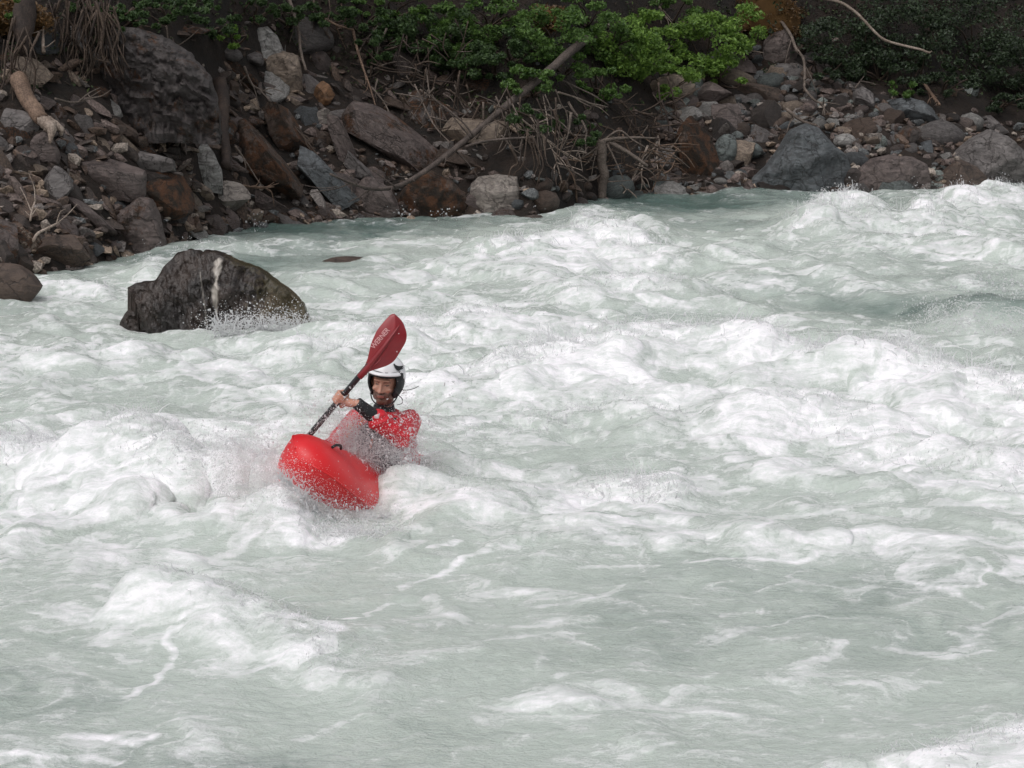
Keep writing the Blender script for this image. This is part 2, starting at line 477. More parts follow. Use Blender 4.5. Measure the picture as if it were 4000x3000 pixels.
# ================================================================== FAR BANK
_WLP = [(-600, 1120), (0, 1085), (300, 1045), (640, 975), (760, 935), (1000, 880), (1500, 845), (1800, 835), (2080, 845), (2300, 790), (2600, 752), (3000, 745), (3500, 745), (3800, 735), (4000, 705), (4600, 690)]
_WLW = np.array([onz(u, v, 0.0) for u, v in _WLP])
def yw(x):
    return np.interp(x, _WLW[:, 0], _WLW[:, 1])
def bank_z(x, y, rough=1.0):
    x = np.asarray(x, float); y = np.asarray(y, float)
    s = y - yw(x)
    right = sstep(2.2, 4.5, x)
    k = .66 * (1 - right) + .48 * right
    z = np.where(s < 0, s * .7, k * s)
    z = z + .55 * np.maximum(0, s - (3.2 + .6 * right))
    # undercut soil shelf in the middle where roots hang over the water
    mid = np.exp(-((x - .9) / 1.15) ** 2)
    z = z + mid * .35 * sstep(.05, .5, s)
    z = z + rough * (.16 * fbm(x * .9, y * .9, 3, 201) + .03 * fbm(x * 5, y * 5, 2, 205)) * sstep(-.4, .6, s)
    return z
_HD = np.arange(24.0, 62.0, .04)
def hit(u, v):
    r = ray(u, v)
    z = bank_z(r[0] * _HD, _HD, .6)
    m = np.nonzero(CAM_H + r[2] * _HD < z)[0]
    return float(_HD[m[0]]) if len(m) else 55.0

def build_bank():
    xs = np.linspace(-16, 17, 220); ss = np.concatenate([np.linspace(-2.2, 6, 90), np.linspace(6.2, 30, 30)])
    X, S = np.meshgrid(xs, ss, indexing='ij')
    Y = yw(X) + S
    Z = bank_z(X, Y)
    V = np.stack([X, Y, Z], -1).reshape(-1, 3)
    n, m = X.shape
    idx = np.arange(n * m).reshape(n, m)
    Fc = np.stack([idx[:-1, :-1], idx[1:, :-1], idx[1:, 1:], idx[:-1, 1:]], -1).reshape(-1, 4)
    me = mesh_np("river_bank", V, Fc)
    t = NT("bank_soil")
    pos = t.n("ShaderNodeTexCoord").outputs["Object"]
    a = t.noise(pos, 2.2, 6.0, .65).outputs[0]; b = t.noise(pos, 14.0, 6.0, .7).outputs[0]
    c = t.mix(t.ramp(a, .35, .65), (.011, .008, .006), (.030, .018, .012))
    c = t.mix(t.ramp(b, .55, .78), c, (.060, .042, .032))
    p = t.principled(Base_Color=c, Roughness=.95, Normal=t.bump(b, 1.0, .12))
    t.surf(p.outputs[0])
    o = link("river_bank", me, t.m)
    return tag(o, "steep dark earth river bank under the rock pile", "bank", kind="structure")
bank = build_bank()

def build_bed():
    v = [(-20, 5, -1.6), (20, 5, -1.6), (20, 60, -1.6), (-20, 60, -1.6)]
    me = mesh_np("ground", v, [(0, 1, 2, 3)])
    o = link("ground", me, plain("river_bed", (.10, .11, .10), .9, .3, .3, 2.0))
    return tag(o, kind="structure")
build_bed()

# ------------------------------------------------------------------ rock
def rock_material():
    t = NT("river_rock")
    oi = t.n("ShaderNodeObjectInfo")
    tc = t.n("ShaderNodeTexCoord").outputs["Object"]
    off = t.n("ShaderNodeVectorMath", {0: tc, 1: t.n("ShaderNodeCombineXYZ", {0: t.math('MULTIPLY', oi.outputs["Random"], 37.0), 1: t.math('MULTIPLY', oi.outputs["Random"], 91.0)}).outputs[0]}, operation='ADD').outputs[0]
    big = t.noise(off, 2.2, 5.0, .6, .6).outputs[0]
    fine = t.noise(off, 24.0, 8.0, .72).outputs[0]
    lay = t.n("ShaderNodeMapping", {"Vector": off, "Scale": (1.6, 1.6, 4.2), "Rotation": (.5, .55, 0)}).outputs[0]
    strata = t.noise(lay, 2.3, 8.0, .66, 1.4).outputs[0]
    base = oi.outputs["Color"]
    dark = t.mix(1.0, base, (.42, .40, .40)); dark.node.blend_type = 'MULTIPLY'
    lite = t.mix(1.0, base, (1.55, 1.5, 1.45)); lite.node.blend_type = 'MULTIPLY'
    c = t.mix(t.ramp(strata, .34, .66), dark, base)
    c = t.mix(t.ramp(fine, .52, .80), c, lite)
    # rust / dead moss: amount in the object's alpha
    am = oi.outputs["Alpha"]
    m = t.math('ADD', big, t.math('MULTIPLY', t.math('SUBTRACT', fine, .5), .5))
    thr = t.math('SUBTRACT', .86, t.math('MULTIPLY', am, .62))
    mask = t.clampm('MULTIPLY', t.math('SUBTRACT', m, thr), 9.0)
    rust = t.mix(t.ramp(t.noise(off, 7.0, 4.0, .6).outputs[0], .4, .62), (.018, .011, .006), (.075, .031, .013))
    c = t.mix(mask, c, rust)
    vor = t.n("ShaderNodeTexVoronoi", {"Vector": t.n("ShaderNodeVectorMath", {0: off, 1: t.n("ShaderNodeVectorMath", {0: t.noise(off, 5.0, 4.0, .6).outputs["Color"], 1: (.35, .35, .35)}, operation='MULTIPLY').outputs[0]}, operation='ADD').outputs[0], "Scale": 3.2}, feature='DISTANCE_TO_EDGE').outputs["Distance"]
    crack = t.ramp(vor, .0, .035, 1.0, 0.0)
    c = t.mix(t.math('MULTIPLY', crack, .55), c, (.012, .009, .008))
    hgt = t.math('SUBTRACT', t.math('ADD', t.math('MULTIPLY', strata, .9), t.math('MULTIPLY', fine, .9)), t.math('MULTIPLY', crack, .5))
    p = t.principled(Base_Color=c, Roughness=t.mixf(mask, .52, .92), Normal=t.bump(hgt, .75, .05))
    t.surf(p.outputs[0])
    return t.m
ROCK = rock_material()

_ICO = {}
def ico(sub):
    if sub not in _ICO:
        bm = bmesh.new()
        bmesh.ops.create_icosphere(bm, subdivisions=sub, radius=1.0)
        v = np.array([x.co[:] for x in bm.verts]); f = np.array([[y.index for y in x.verts] for x in bm.faces])
        bm.free(); _ICO[sub] = (v, f)
    v, f = _ICO[sub]
    return v.copy(), f
def rock_mesh(seed, kind='ang', sub=3, scale=(1, 1, 1)):
    """a boulder of unit half-size: planes cut into a ball give flat broken faces"""
    r = np.random.RandomState(seed)
    v, f = ico(sub)
    ncut = {'ang': 14, 'slab': 10, 'round': 4}[kind]
    lo, hi = {'ang': (.42, .80), 'slab': (.45, .85), 'round': (.78, .95)}[kind]
    for k in range(ncut):
        n = r.randn(3); n /= np.linalg.norm(n)
        d = r.uniform(lo, hi)
        tt = v @ n - d
        v = v - np.outer(np.maximum(tt, 0), n) * (.97 if kind != 'round' else .8)
    if kind == 'slab':
        for s in (1, -1):                      # split along its layers: top and underside nearly flat
            n = np.array([r.uniform(-.18, .18), r.uniform(-.18, .18), s]); n /= np.linalg.norm(n)
            tt = v @ n - .40
            v = v - np.outer(np.maximum(tt, 0), n) * .97
    ext = v.max(0) - v.min(0)
    v = (v - (v.max(0) + v.min(0)) / 2) / (ext / 2)
    v = v * np.array(scale)
    m = min(scale)
    v = v + v / np.linalg.norm(v, axis=1, keepdims=True) * (m * (.10 if kind != 'round' else .05) * fbm3(v / m * 1.6, 3, seed % 97))[:, None]
    if kind == 'slab' or seed == 500 + 6 * 7:
        z = v[:, 2] / scale[2]
        ph = z * 7 + 1.5 * perlin3(v / m, seed % 31); st = (ph - np.floor(ph) - .5) * .09 * m
        v[:, :2] += (v[:, :2] / (np.linalg.norm(v[:, :2], axis=1, keepdims=True) + 1e-6)) * st[:, None]
    return mesh_np("rock", v, f, True)

TONES = {'grey': (.160, .145, .140), 'mauve': (.128, .100, .092), 'dark': (.050, .038, .033), 'tan': (.26, .205, .16), 'blue': (.105, .115, .122),
         'pale': (.30, .265, .235), 'orange': (.22, .115, .055), 'brown': (.085, .058, .044), 'light': (.33, .32, .305), 'green': (.13, .15, .145), 'bed': (.068, .058, .056)}
TONES = {k_: tuple(min(.5, c_ * 1.08) for c_ in v_) if k_ not in ('light', 'pale') else v_ for k_, v_ in TONES.items()}
# hero stones: centre u, v, width, height (photo px), kind, tone, rust 0-1, tilt (degrees, in the picture), label
BOULDERS = [
    (1030, 152, 165, 100, 'ang', 'light', .05, 4, "light grey weathered boulder perched on top of the tan block"),
    (1100, 265, 180, 140, 'ang', 'tan', .15, 8, "blocky tan boulder under the perched grey boulder"),
    (1262, 375, 90, 105, 'ang', 'orange', .1, 10, "orange rusty stone beside the blocky tan boulder"),
    (1252, 455, 80, 62, 'ang', 'pale', .1, 0, "small pale stone under the orange stone"),
    (800, 637, 150, 185, 'ang', 'light', .0, 20, "pointed pale grey boulder standing upright in the pile"),
    (542, 880, 220, 235, 'ang', 'mauve', .55, -6, "dark mossy boulder at the water with a bare mauve cap"),
    (600, 275, 470, 360, 'ang', 'bed', .52, -28, "large dark layered bedrock outcrop with rust stains"),
    (1545, 560, 430, 190, 'slab', 'mauve', .60, -34, "long tilted rust-brown slab behind the leaning dead trunk"),
    (1690, 755, 300, 190, 'ang', 'brown', .80, -28, "brown mossy rock under the leaning dead trunk at the water"),
    (1930, 742, 195, 135, 'ang', 'pale', .25, 4, "cream white block at the waterline beside the mossy rock"),
    (1880, 515, 300, 85, 'slab', 'tan', .35, -4, "flat tan slab behind the upper dead trunk"),
    (1262, 700, 190, 250, 'slab', 'blue', .12, -48, "blue-grey leaning slab at the end of the dead trunk"),
    (1030, 640, 210, 320, 'slab', 'brown', .75, -52, "dark brown leaning slab right of the pointed pale boulder"),
    (1120, 520, 170, 230, 'slab', 'brown', .70, -55, "rusty slab leaning above the blue-grey slab"),
    (1475, 785, 190, 140, 'ang', 'mauve', .1, -30, "grey-mauve wedge of rock below the thin tip of the dead trunk"),
    (77, 487, 140, 100, 'slab', 'grey', .05, -10, "flat grey slab below the splintered log"),
    (180, 585, 110, 135, 'ang', 'mauve', .15, 0, "mauve block directly under the splintered log end"),
    (548, 622, 270, 70, 'slab', 'grey', .1, -14, "long thin grey slab left of the pointed pale boulder"),
    (425, 705, 280, 150, 'slab', 'mauve', .15, -8, "layered mauve ledge above the dark mossy boulder"),
    (215, 725, 125, 135, 'ang', 'grey', .1, 15, "grey angular block left of the layered mauve ledge"),
    (640, 765, 240, 180, 'ang', 'brown', .95, -5, "brown boulder covered in dead moss below the pointed pale boulder"),
    (885, 770, 170, 115, 'ang', 'pale', .15, 10, "crumpled pale rock below the pointed boulder near the water"),
    (790, 752, 85, 62, 'ang', 'tan', .05, 5, "small cream stone left of the crumpled pale rock"),
    (215, 985, 260, 140, 'ang', 'brown', .35, -8, "wide dark brown rock at the water below the pale driftwood"),
    (25, 1000, 150, 120, 'ang', 'dark', .6, 0, "dark mossy rock at the left edge above the smooth brown rock"),
    (40, 1110, 240, 150, 'round', 'brown', .15, -12, "smooth wet brown rock in the water at the left edge"),
    (1400, 660, 100, 120, 'slab', 'grey', .1, -40, "grey stone between the blue-grey slab and the mauve wedge"),
    (1330, 545, 70, 210, 'slab', 'mauve', .1, -68, "narrow upright slab left of the long rust-brown slab"),
    (1040, 790, 160, 80, 'slab', 'mauve', .25, -30, "low mauve slab right of the crumpled pale rock"),
    (990, 850, 90, 55, 'ang', 'tan', .0, 25, "yellowish stone at the waterline below the low mauve slab"),
    (3135, 622, 410, 260, 'ang', 'blue', .30, -3, "big blue-grey boulder with brown stains at the waterline"),
    (3318, 702, 95, 90, 'ang', 'dark', .3, 0, "small dark wet rock right of the big blue-grey boulder"),
    (3490, 655, 310, 120, 'ang', 'mauve', .15, -4, "long low boulder right of the big blue-grey boulder"),
    (3880, 595, 360, 210, 'ang', 'grey', .10, -12, "broad grey-green boulder at the right edge"),
    (3765, 695, 220, 125, 'ang', 'brown', .25, -10, "reddish brown rock in front of the broad right boulder"),
    (3565, 437, 175, 100, 'ang', 'blue', .0, -6, "blue-grey boulder at the upper edge of the scree on the right"),
    (3875, 490, 125, 70, 'ang', 'grey', .1, 0, "grey stone on top of the broad right boulder"),
    (2625, 345, 175, 105, 'round', 'tan', .05, 5, "rounded tan boulder under the bright green shrub"),
    (2785, 368, 160, 90, 'ang', 'mauve', .1, 0, "mauve slab beside the rounded tan boulder"),
    (2840, 468, 110, 120, 'ang', 'mauve', .05, 5, "upright mauve block below the mauve slab"),
    (2725, 595, 190, 250, 'ang', 'brown', .95, -8, "tall boulder coated in rusty moss above the dark gap"),
    (2835, 588, 90, 120, 'round', 'green', .0, -12, "pale green-grey cobble right of the rusty mossy boulder"),
    (2918, 588, 125, 68, 'round', 'green', .0, -4, "flat green-grey cobble touching the pale cobble"),
    (2865, 535, 75, 46, 'round', 'green', .0, 5, "small green-grey cobble lying on the pale cobble"),
    (2972, 416, 58, 30, 'round', 'pale', .0, 3, "small white egg-shaped cobble in the brown scree"),
    (3045, 185, 130, 130, 'ang', 'mauve', .15, 10, "pair-high mauve rock at the top of the right scree"),
    (2905, 275, 120, 75, 'ang', 'mauve', .1, 0, "mauve stone under the right tip of the bright shrub"),
    (3062, 272, 85, 45, 'round', 'grey', .0, 0, "oval grey cobble below the high mauve rock"),
    (2950, 360, 210, 62, 'slab', 'brown', .2, -10, "long dark slab across the top of the right scree"),
    (3375, 392, 100, 85, 'ang', 'grey', .05, -25, "slanted grey stone below the dark evergreen boughs"),
    (3300, 552, 85, 55, 'round', 'light', .0, 0, "pale rounded cobble behind the big blue-grey boulder"),
    (3552, 540, 90, 85, 'ang', 'dark', .6, 0, "dark mossy stone behind the long low boulder"),
    (3420, 545, 60, 60, 'ang', 'pale', .0, 15, "small white angular stone behind the long low boulder"),
    (3700, 505, 120, 60, 'ang', 'dark', .1, -15, "dark wedge stone left of the broad right boulder"),
]
boulder_objs = []
def outline_rock(out, d0, depth, seed, tone, rust, lab, group, grain=(2.2, 2.2), rough=.10, zb_px=40, mat=None, layer=0.0):
    """a boulder with a measured skyline, rounded and broken in depth"""
    out = sorted(out); U = np.array([p[0] for p in out], float); Vv = np.array([p[1] for p in out], float)
    nx, nt = (90, 56) if not layer else (170, 100)
    us = np.linspace(U[0], U[-1], nx); top = np.interp(us, U, Vv)
    bot = CAM_H + ray(U.mean(), Vv.max() + zb_px)[2] * d0
    ry = depth * (np.clip(np.sin(np.pi * (us - U[0]) / (U[-1] - U[0])), 0, 1) ** .5 + .08)
    V = np.zeros((nx, nt, 3)); q = math.pi * np.arange(nt) / (nt - 1)
    for i in range(nx):
        p = at(us[i], top[i], d0 + .04)
        V[i, :, 0] = p[0]; V[i, :, 1] = d0 - ry[i] * np.sign(np.cos(q)) * np.abs(np.cos(q)) ** .7
        V[i, :, 2] = bot + (p[2] - bot) * np.clip(np.sin(q), 0, 1) ** .7
    V = V.reshape(-1, 3); org = np.array([V[:, 0].mean(), d0, bot])
    L = V - org; r = np.random.RandomState(seed)
    # broken planes on the face: keep the skyline, cut the front
    for k in range(9):
        n = np.array([r.uniform(-.8, .8), -1.0, r.uniform(-.4, .5) if not layer else r.uniform(-.15, .12)]); n /= np.linalg.norm(n)
        tt = L @ n - np.quantile(L @ n, r.uniform(.84, .95))
        L = L - np.outer(np.maximum(tt, 0), n) * .9
    m = depth
    L[:, 1] += m * (rough * 1.6 * fbm(L[:, 0] * grain[0] / m * .4, L[:, 2] * grain[1] / m * .4, 3, seed % 50) + rough * .6 * fbm(L[:, 0] * 6 / m * .4, L[:, 2] * 6 / m * .4, 3, seed % 41))
    if layer:
        ph = (L[:, 2] * .85 + L[:, 0] * .60) * 4.2 + 1.1 * fbm(L[:, 0] * 2.2, L[:, 2] * 2.2, 4, 5, .6)
        L[:, 1] += .10 * fbm(L[:, 0] * 3.0, L[:, 2] * 6.0, 4, 9, .6)
        fp = ph - np.floor(ph); L[:, 1] -= layer * np.minimum(fp, (1 - fp) * 5)
    L[:, 2] += m * .06 * fbm(L[:, 0] * 5 / m * .4, L[:, 1] * 5 / m * .4, 3, seed % 37)
    idx = np.arange(nx * nt).reshape(nx, nt)
    F = np.stack([idx[:-1, :-1], idx[1:, :-1], idx[1:, 1:], idx[:-1, 1:]], -1).reshape(-1, 4)
    me = mesh_np("boulder", L, F); me.set_sharp_from_angle(angle=math.radians(32))
    o = link("boulder", me, mat or ROCK); o.location = org
    o.color = (*TONES[tone], rust)
    return tag(o, lab, "boulder", group)
OUTL = {
    "big blue-grey boulder": ([(2925, 760), (2935, 700), (2990, 650), (3040, 585), (3085, 510), (3150, 482), (3195, 500), (3250, 560), (3305, 605), (3330, 680), (3345, 760)], .62),
    "broad grey-green boulder": ([(3685, 720), (3695, 640), (3730, 590), (3780, 545), (3860, 505), (3935, 530), (3990, 585), (4060, 640), (4090, 720)], .75),
    "pointed pale grey boulder": ([(722, 725), (732, 668), (762, 605), (792, 553), (806, 556), (838, 602), (868, 665), (872, 725)], .22),
    "dark mossy boulder at the water": ([(425, 1000), (432, 880), (470, 820), (505, 800), (540, 768), (590, 775), (622, 840), (648, 930), (652, 1000)], .40),
    "light grey weathered boulder": ([(942, 205), (952, 168), (985, 138), (1012, 108), (1045, 103), (1085, 140), (1116, 175), (1112, 205)], .30),
    "blocky tan boulder": ([(1022, 345), (1026, 240), (1050, 215), (1108, 200), (1165, 216), (1180, 280), (1184, 345)], .33),
    "large dark layered bedrock": ([(365, 520), (378, 330), (420, 150), (470, 105), (560, 112), (660, 150), (745, 205), (830, 300), (862, 420), (868, 520)], .55),
    "long low boulder": ([(3335, 720), (3350, 660), (3400, 620), (3470, 605), (3560, 612), (3620, 640), (3640, 720)], .42),
    "brown mossy rock under": ([(1545, 850), (1560, 760), (1610, 690), (1680, 665), (1760, 700), (1820, 760), (1840, 850)], .42),
    "cream white block": ([(1832, 815), (1838, 720), (1870, 690), (1950, 680), (2020, 690), (2030, 740), (2036, 815)], .30),
}
for i, (u, v, w, h, kind, tone, rust, tilt, lab) in enumerate(BOULDERS):
    key = next((k for k in OUTL if lab.startswith(k)), None)
    if key:
        ol, dp = OUTL[key]
        vb = max(p[1] for p in ol)
        dd = hit(u, min(vb - 15, 1010))
        if vb > 700 and u > 1000: dd = min(dd, float(yw(px(u - 2000, dd))) + .1)
        outline_rock(ol, dd + dp * (.28 if 'bedrock' not in key else -.15), dp, 700 + i, tone, rust, lab, "boulders along the far bank", layer=.16 if 'bedrock' in key else 0.0, rough=.16)
        continue
    d0 = hit(u, min(v + h * .30, 1015))
    if u == 40 and v == 1110: d0 = onz(u, v + 60)[1]
    if v + h * .5 > 720 and u > 2900: d0 = min(d0, yw(px(u - 2000, d0)) + .25)
    a, b = math.radians(abs(tilt)), 0
    W, Hh = px(w, d0), px(h, d0)
    # un-rotated size so that the tilted stone fills the measured box
    if kind == 'slab' and abs(tilt) > 20:
        L = math.hypot(W, Hh) * .95; T = min(W, Hh) * .55
        sx, sz = L / 2, max(T / 2, L * .16)
    else:
        sx, sz = W / 2, Hh / 2
    sy = (sx + sz) / 2 * (.85 if kind != 'slab' else .75)
    me = rock_mesh(500 + i * 7, kind, 4, (sx * 1.06, sy, sz * 1.10))
    me.set_sharp_from_angle(angle=math.radians(24))
    o = link("boulder", me, ROCK)
    c = at(u, v, d0 + sy * .25)
    o.location = c
    o.rotation_euler = (0, math.radians(-tilt) if True else 0, random.Random(i).uniform(-.25, .25))
    o.color = (*TONES[tone], rust)
    tag(o, lab, "boulder", "boulders along the far bank")
    boulder_objs.append(o)

# ------------------------------------------------------------------ loose stones: parts of the bank
def scree_density(u, v):
    """how stony the bank is at a photo pixel"""
    if 385 < u < 850 and 110 < v < 430: return .03
    if u < 1900:
        top = np.interp(u, [0, 300, 800, 1000, 1300, 1500, 1900], [470, 500, 300, 120, 330, 480, 620])
        return 1.0 if v > top else .10
    if u < 2550:
        return .25 if v > 680 else .0
    top = np.interp(u, [2550, 2650, 2900, 3100, 3300, 3500, 4000], [380, 300, 170, 120, 330, 410, 500])
    return 1.0 if v > top else .0
protos = [rock_mesh(40 + k, 'ang', 3) for k in range(14)] + [rock_mesh(80 + k, 'slab', 3, (1, .8, .42)) for k in range(10)] + [rock_mesh(120 + k, 'round', 2) for k in range(6)]
for me in protos:
    me.materials.append(ROCK); me.set_sharp_from_angle(angle=math.radians(28))
rr = random.Random(11)
def on_hero(u, v, k=.8):
    return any(((u - b[0]) / (b[2] * .5)) ** 2 + ((v - b[1]) / (b[3] * .5)) ** 2 < k for b in BOULDERS if b[2] * b[3] > 5000 and 'bedrock' not in b[8])
spots = []
tries = 0
while len(spots) < 300 and tries < 60000:
    tries += 1
    u = rr.uniform(-150, 4150); v = rr.uniform(100, 1040)
    if rr.random() > scree_density(u, v) or on_hero(u, v, 1.0): continue
    d = hit(u, v)
    x = px(u - 2000, d)
    if d < yw(x) - .1 or d > yw(x) + 6: continue
    size = rr.choice([44, 54, 62, 72, 84, 100, 120, 145]) * (1.05 if u > 1900 else 1.5) * rr.uniform(.8, 1.2)
    if any(abs(u - a) < (size + c) * .33 and abs(v - b) < (size + c) * .22 for a, b, c, _ in spots): continue
    spots.append((u, v, size, d))
TK = ['mauve', 'mauve', 'grey', 'brown', 'mauve', 'tan', 'grey', 'dark', 'blue', 'brown', 'tan', 'light']
TR = ['mauve', 'grey', 'blue', 'brown', 'mauve', 'green', 'grey', 'tan', 'light', 'dark']
for i, (u, v, size, d) in enumerate(spots):
    if u < 1900: me = protos[rr.choice(list(range(14)) + list(range(14, 24)) * 3)]
    else: me = protos[rr.choice(list(range(14)) + list(range(24, 30)) * 2)]
    o = link("stone", me, None, bank)
    s = px(size, d) * .56
    x = px(u - 2000, d); y = d + s * .25
    o.location = at(u, v, y)
    o.scale = (s * rr.uniform(.9, 1.35), s * rr.uniform(.7, 1.1), s * rr.uniform(.55, .95))
    if u < 1900: o.rotation_euler = (rr.uniform(-.25, .6), rr.uniform(.05, .85), rr.uniform(-.6, .6))
    else: o.rotation_euler = (rr.uniform(-.4, .4), rr.uniform(-.35, .45), rr.uniform(-3, 3))
    tone = TONES[rr.choice(TK if u < 1900 else TR)]
    k = rr.uniform(.65, 1.2)
    o.color = (tone[0] * k, tone[1] * k, tone[2] * k, rr.choice([.1, .25, .45, .6, .8] if u < 1900 else [0, .05, .1, .3, .5]))

def build_gravel():
    r = np.random.RandomState(5)
    base = [ico(1)[0] for _ in range(1)][0]; f0 = ico(1)[1]
    shapes = []
    for k in range(12):
        v = base.copy()
        for _ in range(6):
            n = r.randn(3); n /= np.linalg.norm(n)
            v = v - np.outer(np.maximum(v @ n - r.uniform(.45, .8), 0), n)
        shapes.append(v)
    VV, FF, CC = [], [], []; off = 0; cnt = 0
    tones = np.array([TONES[k] for k in ('mauve', 'grey', 'brown', 'tan', 'mauve', 'brown', 'pale', 'dark', 'blue')])
    while cnt < 2200:
        x = r.uniform(-9, 11); s = abs(r.normal(0, 1.6)) - .1
        y = yw(x) + s; z = float(bank_z(x, y))
        if z > 3.2: continue
        rr_ = ray(2000, 0)
        # photo pixel for the density map
        dz = z - CAM_H; b = (dz * CP + y * SP) / (y * CP - dz * SP); vv = 1500 - b * FPX; uu = 2000 + x / (y * CP - dz * SP) * FPX
        if r.rand() > scree_density(uu, vv) + .12: continue
        sz = r.uniform(.03, .085) * (1.7 if r.rand() < .25 else 1)
        sc = sz * r.uniform([.8, .7, .4], [1.5, 1.1, .9])
        a = r.uniform(0, 6.28); ca, sa = math.cos(a), math.sin(a)
        tl = r.normal(0, .4); ct, stt = math.cos(tl), math.sin(tl)
        v = shapes[r.randint(12)] * sc
        v = v @ np.array([[ct, 0, -stt], [0, 1, 0], [stt, 0, ct]]) @ np.array([[ca, sa, 0], [-sa, ca, 0], [0, 0, 1]])
        VV.append(v + (x, y, z + sz * .25)); FF.append(f0 + off); off += len(v); cnt += 1
        CC.append(np.repeat((tones[r.randint(len(tones))] * r.uniform(.6, 1.3))[None], len(v), 0))
    me = mesh_np("gravel", np.concatenate(VV), np.concatenate(FF), False)
    vattr(me, "tone", np.concatenate(CC))
    t = NT("gravel_stone")
    tc = t.n("ShaderNodeTexCoord").outputs["Object"]
    nz = t.noise(tc, 40.0, 4.0, .6).outputs[0]
    cc = t.mix(t.ramp(nz, .35, .7), (.45, .42, .4), (1.3, 1.25, 1.2))
    c = t.mix(1.0, t.attr("tone").outputs["Vector"], cc); c.node.blend_type = 'MULTIPLY'
    p = t.principled(Base_Color=c, Roughness=.7, Normal=t.bump(nz, .6, .02))
    t.surf(p.outputs[0])
    o = link("gravel", me, t.m)
    tag(o, "small broken stones lying between the boulders of the far bank", "gravel", kind="stuff")
build_gravel()
def build_rubble():
    """broken chunks between the bigger stones"""
    r = np.random.RandomState(15)
    b2, f2 = ico(2); shapes = []
    for k in range(16):
        v = b2.copy()
        for _ in range(9):
            n = r.randn(3); n /= np.linalg.norm(n)
            v = v - np.outer(np.maximum(v @ n - r.uniform(.35, .75), 0), n)
        shapes.append(v)
    VV, FF, CC = [], [], []; off = 0; cnt = 0
    tl_ = np.array([TONES[k] for k in ('mauve', 'brown', 'mauve', 'dark', 'grey', 'brown', 'tan', 'brown', 'dark')]); tr_ = np.array([TONES[k] for k in ('mauve', 'grey', 'brown', 'blue', 'mauve', 'green', 'dark')])
    while cnt < 1500:
        u = r.uniform(-150, 4150); v = r.uniform(90, 1050)
        dens = scree_density(u, v)
        if u < 1900 and v > 250 and not (385 < u < 850 and v < 470): dens = max(dens, .55)
        if r.rand() > dens + .04: continue
        d = hit(u, v); x = px(u - 2000, d)
        if d < yw(x) - .15 or d > yw(x) + 5.5: continue
        sz = r.choice([.06, .07, .085, .10, .13, .16]) * r.uniform(.8, 1.2)
        left = u < 1900
        if (left and r.rand() < .35) or on_hero(u, v): continue
        sc = sz * r.uniform([.9, .7, .35 if left else .5], [1.9, 1.2, .75 if left else .95])
        a = r.uniform(-.8, .8) if left else r.uniform(0, 6.28); ca, sa = math.cos(a), math.sin(a)
        tl = r.normal(.4, .5) if left else r.normal(0, .4); ct, stt = math.cos(tl), math.sin(tl)
        w = shapes[r.randint(16)] * sc
        w = w @ np.array([[ct, 0, -stt], [0, 1, 0], [stt, 0, ct]]) @ np.array([[ca, sa, 0], [-sa, ca, 0], [0, 0, 1]])
        VV.append(w + np.array(at(u, v, d + sz * .1)[:])); FF.append(f2 + off); off += len(w); cnt += 1
        tn = tl_ if left else tr_
        CC.append(np.repeat((tn[r.randint(len(tn))] * r.uniform(.5, 1.25))[None], len(w), 0))
    me = mesh_np("rubble", np.concatenate(VV), np.concatenate(FF), True)
    me.set_sharp_from_angle(angle=math.radians(30))
    vattr(me, "tone", np.concatenate(CC))
    o = link("rubble", me, bpy.data.materials["gravel_stone"])
    tag(o, "broken angular rubble filling the gaps between the bank boulders", "rubble", kind="stuff")
build_rubble()
# ================================================================== WOOD AND PLANTS
def catmull(P, R, sub=5):
    P = np.asarray(P, float); R = np.asarray(R, float)
    if len(P) < 3: 
        t = np.linspace(0, 1, sub + 1)[:, None]
        return P[0] * (1 - t) + P[1] * t, R[0] * (1 - t[:, 0]) + R[1] * t[:, 0]
    Q = np.vstack([2 * P[0] - P[1], P, 2 * P[-1] - P[-2]])
    out, rad = [], []
    for i in range(len(P) - 1):
        a, b, c, d = Q[i], Q[i + 1], Q[i + 2], Q[i + 3]
        for k in range(sub):
            t = k / sub
            out.append(.5 * (2 * b + (c - a) * t + (2 * a - 5 * b + 4 * c - d) * t * t + (3 * b - a - 3 * c + d) * t ** 3))
            rad.append(R[i] * (1 - t) + R[i + 1] * t)
    out.append(P[-1]); rad.append(R[-1])
    return np.array(out), np.array(rad)
def tube_vf(P, R, sides=6, knob=0.0, seed=0):
    """vertices and quads of a round tapering tube along P"""
    P = np.asarray(P, float); n = len(P)
    T = np.gradient(P, axis=0); T /= np.linalg.norm(T, axis=1, keepdims=True) + 1e-9
    up = np.array([0.13, .95, .3]); V = []
    r = np.random.RandomState(seed)
    N = np.cross(T[0], up); N /= np.linalg.norm(N) + 1e-9
    for i in range(n):
        N = N - T[i] * (N @ T[i]); N /= np.linalg.norm(N) + 1e-9
        B = np.cross(T[i], N)
        for k in range(sides):
            a = 2 * math.pi * k / sides
            rk = R[i] * (1 + knob * r.uniform(-1, 1))
            V.append(P[i] + rk * (math.cos(a) * N + math.sin(a) * B))
    F = []
    for i in range(n - 1):
        for k in range(sides):
            k2 = (k + 1) % sides
            F.append((i * sides + k, i * sides + k2, (i + 1) * sides + k2, (i + 1) * sides + k))
    c0 = len(V); V.append(P[0]); V.append(P[-1])
    for k in range(sides):
        k2 = (k + 1) % sides
        F.append((c0, k2, k, k)); b = (n - 1) * sides; F.append((c0 + 1, b + k, b + k2, b + k2))
    return np.array(V), F
